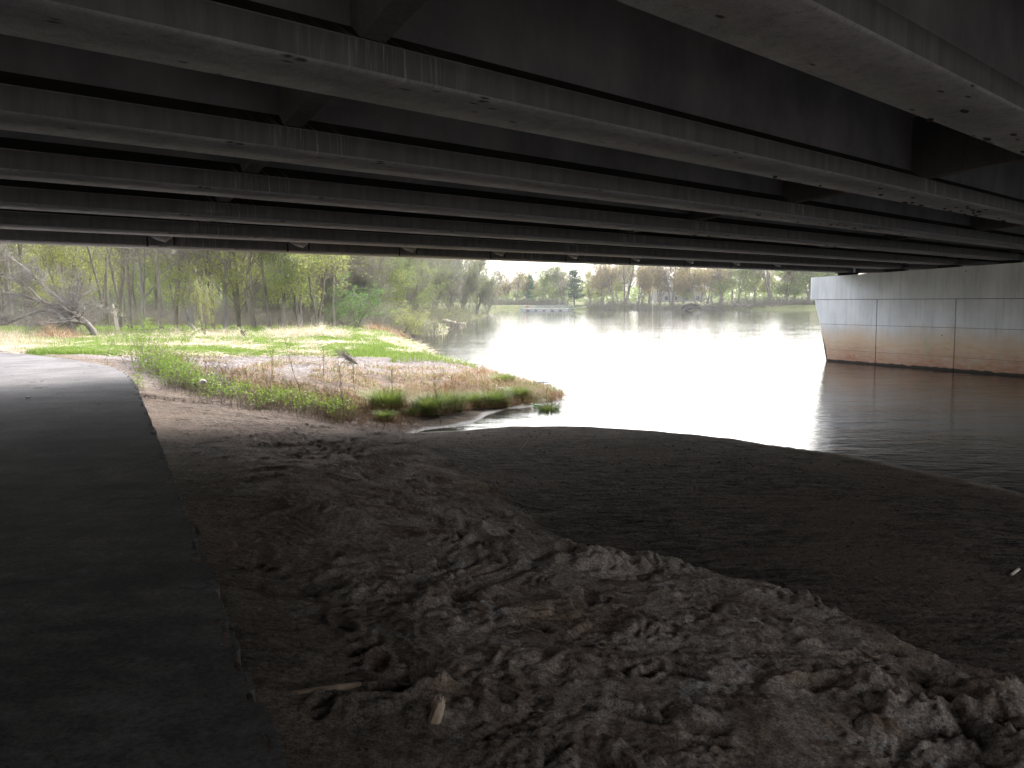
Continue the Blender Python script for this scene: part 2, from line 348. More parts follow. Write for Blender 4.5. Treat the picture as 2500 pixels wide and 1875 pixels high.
def plain(name, c, r=0.6):
    n = NT(name); n.color(n.mix(n.ramp(n.noise(8, None, 4), [(0.3, 0.0), (0.7, 1.0)]), tuple(x * 0.8 for x in c), c)); n.b.inputs['Roughness'].default_value = r; return n.m
M['white'] = plain('white_paint', (0.36, 0.36, 0.37)); M['chip'] = plain('pale_chips', (0.55, 0.52, 0.47), 0.8)
M['red'] = plain('faded_red_board', (0.45, 0.16, 0.12)); M['roof'] = plain('grey_shingles', (0.22, 0.22, 0.24)); M['siding'] = plain('beige_siding', (0.26, 0.25, 0.235))
M['blue'] = plain('blue_plastic', (0.05, 0.16, 0.45), 0.35); M['greenplastic'] = plain('green_plastic', (0.02, 0.42, 0.17), 0.25)
M['glass'] = plain('dark_window_glass', (0.04, 0.05, 0.06), 0.1)
M['darkchip'] = plain('dark_litter', (0.045, 0.032, 0.024), 0.9); M['midchip'] = plain('grey_litter', (0.17, 0.14, 0.115), 0.9)
M['stone'] = leaf_mat('gravel_stones', (0.09, 0.075, 0.072), (0.24, 0.215, 0.215), 0.0, 30, (0.12, 0.10, 0.10))

# ------------------------------------------------------------------ terrain shape
shore_px = [(2500, 1205), (2280, 1155), (2060, 1110), (1900, 1090), (1780, 1070), (1650, 1058), (1450, 1043), (1250, 1042), (1130, 1052), (1056, 1056), (1010, 1058),
            (1037, 1049), (1121, 1040), (1154, 1032), (1194, 1010), (1243, 997), (1303, 992), (1354, 986), (1384, 978), (1360, 962), (1290, 937), (1216, 913), (1160, 901),
            (1102, 892), (1072, 880), (1061, 869), (1040, 850), (1012, 840), (990, 832), (985, 824), (1002, 822), (1084, 816), (1094, 794), (1138, 788), (1169, 776),
            (1211, 764), (1219, 758), (1330, 757), (1500, 756.5), (1700, 756), (1850, 757), (1990, 758)]
SH = [at(x, y)[:2] for x, y in shore_px]
SH = [np.array(q) for q in [(12.5, -60), (12.0, -20), (12.5, 0), (11.2, 6), (9.8, 11)]] + SH + [np.array(q) for q in [(100, 195), (150, 150), (260, 80), (500, 0), (2500, -200), (2500, 2500), (-2500, 2500), (-2500, -2500), (12.5, -2500)]]
SH = np.array(SH)
def shore_sd(x, y):
    """signed distance to the water's edge, positive on land"""
    d = np.full(x.shape, 1e9); ins = np.zeros(x.shape, bool)
    for i in range(len(SH)):
        a = SH[i]; b = SH[(i + 1) % len(SH)]; e = b - a
        t = np.clip(((x - a[0]) * e[0] + (y - a[1]) * e[1]) / (e @ e), 0, 1)
        d = np.minimum(d, (x - a[0] - t * e[0]) ** 2 + (y - a[1] - t * e[1]) ** 2)
        if a[1] != b[1]:
            c = ((a[1] > y) != (b[1] > y)) & (x < (b[0] - a[0]) * (y - a[1]) / (b[1] - a[1]) + a[0]); ins ^= c
    return np.sqrt(d) * np.where(ins, 1, -1)

ctrl_px = [(0, 855, 1.7), (150, 870, 1.7), (280, 895, 1.66), (329, 923, 1.64), (345, 960, 1.62), (400, 885, 1.42), (600, 885, 1.22), (800, 888, 1.05), (1000, 892, 0.7),
           (400, 912, 1.42), (500, 935, 1.22), (640, 972, 0.85), (750, 998, 0.62), (850, 1025, 0.35), (900, 975, 0.62), (1000, 985, 0.55), (1100, 978, 0.45), (1250, 955, 0.35),
           (300, 850, 1.4), (600, 830, 1.35), (900, 838, 1.05), (200, 823, 1.35), (500, 800, 1.3), (800, 800, 1.35), (940, 805, 1.0), (0, 815, 1.4), (700, 860, 1.25),
           (1300, 750, 1.2), (1400, 746, 1.6), (1700, 748, 1.2), (500, 1000, 1.25), (650, 1040, 0.85), (450, 960, 1.4), (750, 1060, 0.5)]
ctrl = [np.array([*at(x, y, z)[:2], z]) for x, y, z in ctrl_px]
ctrl += [np.array(q, float) for q in [(-60, 80, 1.5), (-60, 150, 1.6), (-25, 150, 1.4), (-120, 60, 1.7), (0, 330, 2.0), (100, 320, 2.0), (-100, 300, 2.0), (-30, 20, 1.7), (-12, 10, 1.7), (200, 250, 2.0), (-30, -10, 1.7),
                                      (-200, 0, 2), (0, 450, 3), (-300, 400, 3), (300, 350, 3)]]
ctrl = np.array(ctrl)
_d = np.hypot(ctrl[:, 0][:, None] - ctrl[:, 0], ctrl[:, 1][:, None] - ctrl[:, 1]); _n = len(ctrl)
_A = np.zeros((_n + 1, _n + 1)); _A[:_n, :_n] = -_d - np.eye(_n) * 0.02; _A[:_n, _n] = 1; _A[_n, :_n] = 1
_w = np.linalg.solve(_A, np.append(ctrl[:, 2], 0))
def rbf(x, y):
    s = np.full(x.shape, _w[-1])
    for i in range(_n): s = s - _w[i] * np.hypot(x - ctrl[i, 0], y - ctrl[i, 1])
    return np.clip(s, 0.12, 3.5)

toe_v = np.array([-30, 0, 3.7, 4.2, 4.8, 5.3, 5.8, 6.6, 7.2, 8.4, 10.8, 13.5, 16.9, 20.5, 60]); toe_u = np.array([6.2, 6.0, 5.7, 5.5, 5.4, 5.55, 5.35, 5.05, 4.55, 4.45, 4.65, 5.0, 5.55, 6.0, 6.0])
crest_z = lambda v: np.interp(v, [0, 4, 6, 8, 11, 16, 20], [1.15, 1.05, 1.0, 0.8, 0.66, 0.62, 0.5])

EDGE_V = np.array([-30, 14.1, 18.0, 20.2, 22.3, 24.1, 28.0, 35.0, 48.0, 70.0]); EDGE_U = np.array([0.5, 0.5, 0.49, 0.47, 0.36, 0.12, -0.9, -3.4, -9.5, -22.0])
def path_edge(v): return np.interp(v, EDGE_V, EDGE_U)

prng = np.random.RandomState(5)
_fp = []
for _ in range(75):                                   # trodden footprints on the sand slope
    v = prng.uniform(1.5, 18); u = 0.8 + prng.beta(1.3, 1.1) * (np.interp(v, toe_v, toe_u) - 1.0)
    _fp.append((u, v, prng.uniform(0, np.pi), prng.uniform(0.9, 1.3), prng.uniform(0.025, 0.065)))
_mound = [  # (pixel x, pixel y, z guess, radius, height, elongation, angle)
    (1460, 1440, 0.75, 0.30, 0.17, 1.3, 0.2), (1380, 1395, 0.8, 0.22, 0.10, 1.0, 0.5), (960, 1700, 1.25, 0.30, 0.13, 1.8, 0.1), (1050, 1690, 1.2, 0.15, 0.12, 1.0, 0.0), (1700, 1790, 1.0, 0.14, 0.10, 1.5, 0.6),
    (2120, 1690, 0.85, 0.22, 0.16, 1.5, 0.7), (2240, 1750, 0.85, 0.20, 0.18, 1.2, 0.2), (2400, 1730, 0.75, 0.26, 0.18, 1.5, 0.4), (2460, 1830, 0.9, 0.22, 0.18, 1.0, 0.1),
    (2400, 1800, 0.8, 0.10, 0.10, 1.0, 0.1), (2180, 1800, 0.9, 0.14, 0.10, 1.6, 2.0), (1850, 1540, 0.95, 0.30, 0.06, 1.8, 0.5), (1050, 1250, 0.95, 0.30, 0.12, 1.4, 0.8), (920, 1120, 0.95, 0.25, 0.10, 1.0, 0.2), (900, 1098, 0.95, 0.22, 0.12, 1.0, 0.2),
    (1170, 1290, 0.9, 0.30, 0.14, 1.0, 0.9), (1260, 1340, 0.85, 0.25, 0.10, 1.5, 1.2), (690, 985, 1.1, 0.5, 0.12, 2.0, 1.2), (740, 1040, 0.9, 0.45, 0.12, 2.0, 0.4), (1740, 1660, 0.95, 0.16, 0.09, 1.6, 0.4),
    (1400, 1660, 0.95, 0.25, 0.07, 2.2, 0.3), (1640, 1500, 0.8, 0.2, 0.07, 1.5, 0.4), (1560, 1580, 0.9, 0.2, 0.08, 1.5, 1.4), (840, 1420, 1.3, 0.3, 0.09, 1.5, 1.0), (1010, 1450, 1.2, 0.3, 0.08, 1.8, 0.2)]

def terrain(x, y, detail=True):
    u = x * N2[0] + y * N2[1]; v = x * P2[0] + y * P2[1]
    wob = 0.22 * noise(u * 0.9, v * 0.9, 3) + 0.10 * noise(u * 2.7, v * 2.7, 4)
    sdist = shore_sd(x + 0.5 * noise(x * 0.35, y * 0.35, 8) * ss(24, 30, y), y)
    toe = np.interp(v, toe_v, toe_u) + wob; cz_ = crest_z(v)
    du = np.clip(u - path_edge(v), 0, None); w = np.clip(toe - 0.55 - path_edge(v), 0.5, None)
    prof = 1.672 + (cz_ - 1.672) * np.clip(du / w, 0, 1) ** 0.85
    st = ss(0, 1, np.clip((u - (toe - 0.55)) / np.interp(v, [7, 12], [0.7, 1.5]), 0, 1))
    prof = prof * (1 - st) + 0.40 * st
    far = ss(17.5, 21.5, v + 0.5 * np.clip(u - 5, 0, 3))
    prof = np.where(u < 0, 1.66, prof)
    T = prof * (1 - far) + rbf(x, y) * far
    # undercut edge where the planted bank starts
    bank = 0.10 + 0.30 * ss(20, 60, np.hypot(x, y)) * (y > 23)
    zz = np.where(sdist > 0, np.minimum(T, 0.015 + bank * sdist + 0.02 * noise(x * 1.2, y * 1.2, 5)), np.maximum(-0.22 * -sdist * -1 * -1, -2.0))
    zz = np.where(sdist > 0, zz, np.maximum(sdist * 0.20, -2.0))
    land = ss(0.0, 0.8, sdist)
    slope = ss(0.0, 0.5, u - path_edge(v)) * (1 - ss(-0.05, 0.35, u - toe)) * (1 - ss(21, 26, v + 0 * u))
    bar = ss(-0.15, 0.35, u - toe) * (1 - ss(20.5, 22.5, v + 0.25 * (u - 8))) * land
    if detail:
        wx = 0.35 * noise(u * 1.1, v * 1.1, 21); wy = 0.35 * noise(u * 1.1, v * 1.1, 22)
        uu = u + wx; vv = v + wy
        h = 0.085 * fbm(uu * 0.7, vv * 0.7, 6, 30)
        a1 = uu * 0.8 + vv * 0.6; a2 = -uu * 0.6 + vv * 0.8
        h += 0.048 * (fbm(a1 * 0.9, a2 * 3.0, 6, 40, True) - 0.3) * (0.5 + 0.8 * ss(-0.3, 0.4, noise(u * 0.6, v * 0.6, 41)))
        clod = np.clip(0.55 - cell(uu * 3.3, vv * 3.3, 50), 0, 1)
        h += 0.028 * clod * ss(0.05, 0.45, noise(u * 0.8, v * 0.8, 51)) * ss(0.3, 2.5, u - path_edge(v) + 1.0 * (v < 6))
        clod2 = np.clip(0.5 - cell(uu * 9, vv * 9, 55), 0, 1)
        h += 0.014 * clod2 * ss(-0.05, 0.4, noise(u * 1.3 + 4, v * 1.3, 56))
        q = 0.055; hz = T + h; fr = hz / q - np.floor(hz / q)
        h += (ss(0.30, 0.55, fr) - fr) * q * 0.75 * ss(-0.2, 0.3, noise(u * 0.7, v * 0.7, 57))
        # raked swirls
        r = np.hypot(u - 1.6 + wx * 2, v - 3.4 + wy * 2); h += 0.006 * np.sin(r * 46) * ss(0.1, 0.5, noise(u * 0.9 + 7, v * 0.9, 58))
        for (fu, fv, fa, fs, fd) in _fp:
            m = (np.abs(u - fu) < 0.5) & (np.abs(v - fv) < 0.5)
            if not m.any(): continue
            dx = u[m] - fu; dy = v[m] - fv; c_, s_ = math.cos(fa), math.sin(fa)
            e = np.hypot((dx * c_ + dy * s_) / (0.15 * fs), (-dx * s_ + dy * c_) / (0.062 * fs))
            h[m] += -fd * (1 - ss(0.55, 1.05, e)) + 0.45 * fd * np.exp(-((e - 1.35) / 0.28) ** 2)
        near = 1 - ss(12, 28, np.hypot(x, y))
        h += 0.016 * (np.abs(noise(uu * 4.2, vv * 4.2, 65)) - .2) * ss(-.1, .4, noise(u * .9, v * .9, 68)) + 0.012 * (np.abs(noise(uu * 9, vv * 9, 69)) - .2)
        h += 0.016 * fbm(uu * 9, vv * 9, 4, 60) * near * (.5 + ss(-.3, .4, noise(u * .7, v * .7, 59))) + 0.010 * (cell(u * 24 + wx * 9, v * 24, 61) - 0.5) * ss(-.3, .3, noise(u * 1.5, v * 1.5, 66)) * near
        for (mx, my, mz, mr, mh, me_, ma) in _mound:
            c0 = at(mx, my, mz); dx = x - c0[0]; dy = y - c0[1]; m = (np.abs(dx) < 1.5) & (np.abs(dy) < 1.5)
            if not m.any(): continue
            dx = dx[m]; dy = dy[m]; c_, s_ = math.cos(ma), math.sin(ma)
            e = np.hypot((dx * c_ + dy * s_) / (mr * me_), (-dx * s_ + dy * c_) / mr) + 0.5 * noise(x[m] * 4, y[m] * 4, 63) + 0.28 * noise(x[m] * 10, y[m] * 10, 64)
            h[m] += 0.55 * mh * (1 - ss(0.15, 1.05, e)) * (1 + .35 * noise(x[m] * 17, y[m] * 17, 67)) - 0.12 * mh * np.exp(-((e - 1.25) / 0.2) ** 2)
        hb = 0.03 * fbm(x * 0.5, y * 0.5, 5, 70) + 0.014 * (np.abs(noise(x * 3, y * 4, 75)) - .2) * near + 0.010 * fbm(x * 1.2, y * 4.5, 4, 71, True) + 0.012 * fbm(x * 9, y * 12, 3, 72, True) * near
        for (ax, ay, bx, by) in ((1.4, 14.5, 3.6, 8.6), (0.4, 9.6, 6.0, 13.5), (3.9, 7.0, 5.6, 8.2)):        # drag lines across the bar
            ex, ey = bx - ax, by - ay; L = math.hypot(ex, ey); dd = np.abs((x - ax) * ey - (y - ay) * ex) / L + 0.05 * noise(x * 2, y * 2, 73)
            t = ((x - ax) * ex + (y - ay) * ey) / L / L
            hb += -0.010 * np.exp(-(dd / 0.03) ** 2) * ss(0, .1, t) * ss(0, .1, 1 - t) * ss(-.3, .2, noise(x * .8, y * .8, 74))
        ho = (0.05 * fbm(x * 0.6, y * 0.6, 4, 80) + 0.02 * noise(x * 3, y * 3, 81)) * far
        edge = ss(0.0, 0.35, u - path_edge(v))
        crumble = -0.05 * np.exp(-((u - path_edge(v) - 0.03) / 0.07) ** 2) * ss(-0.1, 0.5, noise(u * 0 + 3, v * 1.6, 90))
        zz = zz + (h * slope * edge * (0.35 + 0.65 * ss(0.3, 1.6, u - path_edge(v))) + crumble * (v < 22) + hb * bar + ho * (1 - slope) * (1 - bar)) * np.clip(land, 0, 1)
    return zz, u, v, sdist, slope, bar, far

def tz(x, y):
    x = np.atleast_1d(np.asarray(x, float)); y = np.atleast_1d(np.asarray(y, float))
    return terrain(x, y)[0]
def tz1(x, y): return float(tz(x, y)[0])

def axis(lo, hi, fine_lo, fine_hi, step, g):
    mid = list(np.arange(fine_lo, fine_hi, step)); up = []; p = fine_hi; s = step
    while p < hi: up.append(p); p += s; s *= g
    up.append(hi); dn = []; p = fine_lo - step; s = step
    while p > lo: dn.append(p); s *= g * 1.03; p -= s
    dn.append(lo); return np.array(dn[::-1] + mid + up)
U = axis(-900, 1500, -0.2, 6.2, 0.014, 1.012); V = axis(-900, 1600, 2.2, 7.5, 0.014, 1.0055)
print('terrain grid', len(U), len(V))
UU, VV = np.meshgrid(U, V)
X = (UU * N2[0] + VV * P2[0]).ravel(); Y = (UU * N2[1] + VV * P2[1]).ravel()
Z, u_, v_, sd_, sl_, bar_, far_ = terrain(X, Y)
onpath = (u_ < path_edge(v_) - 0.02) & (u_ > path_edge(v_) - 5.6)
inside = path_edge(v_) - u_
spill = 0.004 + 0.030 * fbm(u_ * 2.2, v_ * 2.2, 4, 130) + 0.012 * noise(u_ * 9, v_ * 9, 131) - 0.20 * inside - 0.05 * ss(22, 30, v_)
Z = np.where(onpath, np.where((inside < .5) & (v_ > 0) & (v_ < 30), np.maximum(1.60, 1.690 + spill), 1.60), Z)
Z = np.where(~onpath & (v_ > -5) & (v_ < 40) & (inside > -1) & (inside < .1), Z + np.clip(.018 + spill, -.01, .03) * (1 - ss(0, .6, -inside)), Z)
nx = len(U); ny = len(V)
ii = np.arange(nx - 1)[None, :] + nx * np.arange(ny - 1)[:, None]
Q = np.stack([ii, ii + 1, ii + 1 + nx, ii + nx], -1).reshape(-1, 4)
me = mesh_np('riverbank', np.stack([X, Y, Z], 1), Q, smooth=True, mat=M['soil'])
# ground cover zones
def zone_masks(X, Y, u_, v_, sd_, bar_, sl_):
    n1 = fbm(X * 0.25, Y * 0.25, 4, 100); n2 = fbm(X * 0.9, Y * 0.9, 4, 101)
    dist = np.hypot(X, Y)
    g0 = at(330, 880, 1.4)[:2]; g1 = at(1100, 890, 0.4)[:2]       # gravel strip, far edge line
    e = (g1 - g0) / np.linalg.norm(g1 - g0); nn_ = np.array([-e[1], e[0]])
    dl = (X - g0[0]) * nn_[0] + (Y - g0[1]) * nn_[1]; tl = (X - g0[0]) * e[0] + (Y - g0[1]) * e[1]
    edge_n = 0.5 * n1 + 0.4 * n2
    bankv = ss(17.5, 22, v_)
    gravel = (1 - ss(0.2, 0.9, dl + edge_n)) * ss(-6.2, -3.4, dl + edge_n) * ss(-3, 0, tl) * bankv * ss(0.1, 1.5, sd_)
    beyond = ss(0.2, 0.9, dl + edge_n) * (sd_ > 0)
    pe = path_edge(v_)
    beyond = np.maximum(beyond, ss(24, 30, v_) * (u_ < pe) * 1.0)
    straw = beyond * ss(-0.12, 0.12, n1 + 0.5 * n2 + 0.12 * np.sin(X * 0.11)) * (1 - ss(55, 75, dist))
    grass = beyond * (1 - straw)
    farb = ss(110, 130, Y)
    lawnc = at(1405, 748, 1.5)[:2]
    lawn = farb * (1 - ss(0.6, 1.2, np.hypot((X - lawnc[0]) / 9, (Y - lawnc[1] - 15) / 40)))
    grass = grass * (1 - farb) + lawn + farb * (1 - lawn) * 0.35
    straw = straw * (1 - farb) + farb * 0.12 * (1 - lawn); bankm = ss(72, 84, dist) * (1 - farb); straw = straw * (1 - bankm); grass = grass * (1 - .6 * bankm)
    wet = (1 - ss(0.03, 0.30, sd_ + 0.12 * n2)) * (Y < 60)
    pth = (1 - ss(.2, 1.7, u_ - path_edge(v_) + .5 * n2)) * .75 + .95 * ss(13, 17, v_) * (1 - ss(24, 27, v_))
    pth = np.maximum(pth, .75 * ss(-3.0, -6.0, dl + edge_n) * bankv * (dist < 60) * (sd_ > 0)) * (1 - ss(60, 70, dist)) * (u_ > path_edge(v_) - .2)
    mud = np.maximum(pth, farb * (1 - lawn), (1 - ss(.6, 1.6, sd_ + .4 * n2)) * ss(18, 22, Y) * (1 - ss(30, 34, Y)) + bankm)
    grass = grass * (1 - .1 * farb * (1 - lawn)); straw = straw * (1 - farb)
    return gravel, grass, straw, wet, dl, tl, mud
gravel, grass, straw, wet, dl_, tl_, mud_ = zone_masks(X, Y, u_, v_, sd_, bar_, sl_)
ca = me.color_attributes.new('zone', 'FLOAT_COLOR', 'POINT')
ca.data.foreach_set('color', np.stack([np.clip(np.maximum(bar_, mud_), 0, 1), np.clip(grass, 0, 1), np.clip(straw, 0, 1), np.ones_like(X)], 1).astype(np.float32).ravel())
for nm, arr in (('gravel', gravel), ('wet', wet)):
    a = me.attributes.new(nm, 'FLOAT', 'POINT'); a.data.foreach_set('value', np.clip(arr, 0, 1).astype(np.float32))
obj('ground', me, kind='structure')

# path
vs = np.concatenate([np.arange(-25, 1.5, 0.5), np.arange(1.5, 14, 0.03), np.arange(14, 70, 0.15)]); ts = np.concatenate([np.linspace(0, 0.3, 16), np.linspace(0.45, 5.4, 25)])
VV2, TT = np.meshgrid(vs, ts, indexing='ij')
jag = 0.016 * fbm(vs * 1.4, vs * 0 + 2, 2, 120) + 0.030 * fbm(vs * 6, vs * 0 + 9, 4, 124) - 0.06 * ss(.25, .45, noise(vs * 3.5, vs * 0 + 3, 125)) + 0.05 * ss(0.35, 0.5, noise(vs * 1.9, vs * 0 + 5, 121)) * -1
UU2 = path_edge(VV2) - TT + (jag[:, None] * (1 - ss(0, 0.3, TT)))
PX = UU2 * N2[0] + VV2 * P2[0]; PY = UU2 * N2[1] + VV2 * P2[1]
PZ = 1.69 + 0.006 * fbm(PX * 0.5, PY * 0.5, 2, 122)
k = len(ts); ii = (np.arange(len(vs) - 1)[:, None] * k + np.arange(k - 1)[None, :]).ravel()
Vp = np.stack([PX.ravel(), PY.ravel(), PZ.ravel()], 1); Qp = np.stack([ii, ii + k, ii + k + 1, ii + 1], 1)
sk = np.stack([PX[:, 0], PY[:, 0], PZ[:, 0] - 0.16], 1); b0 = len(Vp); Vp = np.concatenate([Vp, sk, Vp[:len(vs) * k:k]]); b1 = b0 + len(vs)
jj = np.arange(len(vs) - 1); Qs = np.stack([b1 + jj, b0 + jj, b0 + jj + 1, b1 + jj + 1], 1)
me = mesh_np('path', Vp, np.concatenate([Qp, Qs]), smooth=True, mat=M['asphalt'])
dst = ss(9.5, 16, np.concatenate([VV2.ravel(), vs, vs]) + 1.3 * np.concatenate([fbm(PX * 0.8, PY * 0.8, 3, 123).ravel(), vs * 0, vs * 0])) * 0.85
a = me.attributes.new('dust', 'FLOAT', 'POINT'); a.data.foreach_set('value', dst.astype(np.float32))
obj('path', me, kind='structure')

# river
R = 2400
me = mesh_np('river', [(-R, -R, 0), (R, -R, 0), (R, R, 0), (-R, R, 0)], [[0, 1, 2, 3]], mat=M['water'])
obj('river_water', me, kind='structure')

# ------------------------------------------------------------------ bridge
A_ = 1.75
bridge = obj('road_bridge', None, label='long concrete road bridge crossing low over the river on deep parallel girders', cat='bridge')
U0, UPIER = -7.0, 34.3
nd, ngg = N2 @ L2, N2 @ G2
def s_at(u, d): return (u - d * nd) / ngg
Ds = [2.80 + 2.74 * i for i in range(-3, 7)]
zb = lambda d: EYE + A_ - 0.028 * d
prof_g = [(-.38, 0.025), (-.355, 0), (.355, 0), (.38, .025), (.38, .225), (.36, .24), (.09, .40), (.09, 1.22), (.42, 1.30), (.42, 1.40), (-.42, 1.40), (-.42, 1.30), (-.09, 1.22), (-.09, .40), (-.36, .24), (-.38, .225)]
def G3(s, d, z): q = G2 * s + L2 * d; return (q[0], q[1], z)
RZ = math.pi / 2 - AG            # local +X runs along the girders, +Y across (left/far)
diU = (1.83, 11.9, 21.97)
import bmesh
def girder_mesh(d, u0, u1, near):
    z0 = zb(d); s0 = s_at(u0, d); n_ = 90 if near else 8; V_ = []; s1 = s_at(u1, d)
    k = len(prof_g); V_ = np.array([[ (s1 - s0) * i / n_ + (py - 0) * -nd / ngg, py, pz] for i in range(n_ + 1) for py, pz in prof_g])
    q_ = [[i * k + j, i * k + (j + 1) % k, (i + 1) * k + (j + 1) % k, (i + 1) * k + j] for i in range(n_) for j in range(k)]
    me = mesh_np('girder', V_, q_, mat=M['girder'])
    bm = bmesh.new(); bm.from_mesh(me); bm.verts.ensure_lookup_table()
    bm.faces.new([bm.verts[j] for j in range(k)]); bm.faces.new([bm.verts[n_ * k + j] for j in range(k)])
    bmesh.ops.recalc_face_normals(bm, faces=bm.faces); bm.to_mesh(me); bm.free()
    lk = np.zeros(len(me.vertices), np.float32)
    for uu in diU:
        sl = s_at(uu, d) - s0
        lk = np.maximum(lk, 1 - ss(0.25, 0.7, np.abs(V_[:, 0] - sl)))
    lk = lk * ((V_[:, 2] < 0.3) & (V_[:, 1] < 0))
    for nm_, arr in (('web_shade', (V_[:, 2] > .39) * 1.0), ):
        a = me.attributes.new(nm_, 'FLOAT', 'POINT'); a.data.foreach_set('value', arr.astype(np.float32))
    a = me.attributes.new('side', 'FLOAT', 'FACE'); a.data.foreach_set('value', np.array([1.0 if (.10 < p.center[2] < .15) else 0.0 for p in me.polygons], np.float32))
    a = me.attributes.new('ledge_shade_dirt', 'FLOAT', 'FACE'); a.data.foreach_set('value', np.array([1.0 if (.28 < p.center[2] < .37) else 0.0 for p in me.polygons], np.float32))
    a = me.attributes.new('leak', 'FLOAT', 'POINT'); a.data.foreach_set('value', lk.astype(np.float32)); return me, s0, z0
for i, d in enumerate(Ds):
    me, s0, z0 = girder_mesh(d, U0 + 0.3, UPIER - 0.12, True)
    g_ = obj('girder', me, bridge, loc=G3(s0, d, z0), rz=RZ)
    if i == len(Ds) - 1:
        for j in range(9):
            s = 7.96 + 3.40 * j - s0
            m = MB(); y = -.38
            m.tube([(s - .05, y + .02, .28), (s + .05, y - .10, .20), (s + .22, y - .16, .16), (s + .36, y - .10, .22), (s + .40, y + .05, .30)], [.03, .06, .075, .05, .03], 8)
            obj('hanger_bracket', m.mesh('hanger_bracket', M['steel'], True), g_)
            for sa, za, zb_ in ((s - .12, -.005, .20), (s + .47, .05, .235)):
                m = MB(); m.box(sa, sa + .035, -.392, -.3805, za, zb_); obj('shadow_slot', m.mesh('shadow_slot', M['rubber']), g_)  # thin dark strips standing in for the shadow gaps beside each bracket
    if i >= 1:
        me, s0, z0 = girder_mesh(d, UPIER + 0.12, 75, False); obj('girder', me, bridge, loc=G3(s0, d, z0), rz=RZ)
# diaphragms between neighbouring girders
for di, uu in enumerate((*diU, UPIER - 0.75, UPIER + 0.9, 45.0)):
    for i in range(len(Ds) - 1):
        da, db = Ds[i] + 0.088, Ds[i + 1] - 0.088; m = MB(); rings = []
        for d in (da, db):
            s = s_at(uu, d); zz = zb(d)
            t = 0.11
            rings.append([G3(s - t, d, zz + .252), G3(s + t, d, zz + .252), G3(s + t, d, zz + 1.35), G3(s - t, d, zz + 1.35)])
        m.loft(rings)
        obj('diaphragm', m.mesh('diaphragm', M['diaphragm']), bridge)
# deck with edge beam / parapets
m = MB(); dl, dr = Ds[0] - 1.3, Ds[-1] + 1.25; rings = []
for d, up in ((dl, 0), (dr, 0)):
    pass
for uu in (U0 - 3, 80):
    rings.append([G3(s_at(uu, dl), dl, zb(dl) + 1.405), G3(s_at(uu, dr), dr, zb(dr) + 1.405), G3(s_at(uu, dr), dr, zb(dr) + 1.65), G3(s_at(uu, dl), dl, zb(dl) + 1.65)])
m.loft(rings); obj('deck', m.mesh('deck', M['deck']), bridge)
for d in (dl + .18, dr - .18):
    m = MB(); rings = []
    for uu in (U0 - 3, 80):
        s = s_at(uu, d); z = zb(d) + 1.652
        rings.append([G3(s, d - .16, z), G3(s, d + .16, z), G3(s, d + .11, z + .82), G3(s, d - .11, z + .82)])
    m.loft(rings); obj('parapet', m.mesh('parapet', M['pier']), bridge)
# bearings on the pier
for i, d in enumerate(Ds):
    for uu in (UPIER - 0.36, UPIER + 0.36):
        s = s_at(uu, d); z = zb(d); m = MB()
        m.loft([[G3(s + a, d + b, z - .16 + c) for a, b in ((-.16, -.30), (.16, -.30), (.16, .30), (-.16, .30))] for c in (0.012, .12)])
        m.loft([[G3(s + a, d + b, z - .16 + c) for a, b in ((-.28, -.37), (.28, -.37), (.28, .37), (-.28, .37))] for c in (.121, .157)])
        obj('bearing', m.mesh('bearing', M['rubber']), bridge)
# mud nests under the flanges
for k in range(90):
    i = prng.choice([3, 4, 4, 4, 5, 5, 6]); d = Ds[i] + prng.uniform(-.33, .33); u_n = prng.normal(14, 2.6)
    if i == 3: u_n = prng.uniform(7, 11)
    s = s_at(u_n, d); m = MB(); r = prng.uniform(.015, .04); st_ = prng.uniform(1.0, 3.0)
    m.loft([[G3(s + math.cos(t) * r * q * st_, d + math.sin(t) * r * q, zb(d) - h_) for t in np.arange(0, 6.28, .7)] for q, h_ in ((1.0, -.004), (.8, r * .3), (.35, r * .45))])
    obj('nest', m.mesh('nest', M['nest'], True), bridge)

# ------------------------------------------------------------------ pier and abutment
pier = obj('bridge_pier', None, label='long pale concrete river pier with rusty waterline stain and tapered end', cat='bridge pier')
def PU(u, v, z): q = uv(u, v); return (q[0], q[1], z)
v_low = -24.0
def vend(z): return np.interp(z, [-2, 0, 3.17, 3.19], [33.4, 33.75, 34.85, 34.85])
uf, ub = UPIER - 0.60, UPIER + 0.60
def slab(m, u0, u1, z0, z1, va, vb_fn, rnd=0.28):
    """vertical-faced slab along the pier with a rounded upstream nose"""
    rings = []
    for z in (z0, z1):
        vb = vb_fn(z); ring = [PU(u0, va, z)]
        for t in np.linspace(0, 1, 7):
            a = math.pi / 2 * t; ring.append(PU(u0 + rnd * (1 - math.cos(a)), vb - rnd + rnd * math.sin(a), z))
        for t in np.linspace(0, 1, 7):
            a = math.pi / 2 * t; ring.append(PU(u1 - rnd * (1 - math.sin(a)) , vb - rnd + rnd * math.cos(a), z))
        ring.append(PU(u1, va, z)); rings.append(ring)
    m.loft(rings)
m = MB(); slab(m, uf + .03, ub - .03, -2.2, 3.60, v_low, lambda z: vend(z) - .03, .22)
obj('core', m.mesh('core', M['joint']), pier)
jv = [38.0, 30.60, 26.30, 23.1 - 1.1, 17.7, 13.4, 9.1, 4.8, 0.5, -3.8, -8.1, -12.4, -16.7, -24.0]
rows = [(-2.2, 0.606), (0.618, 1.892), (1.908, 3.15)]
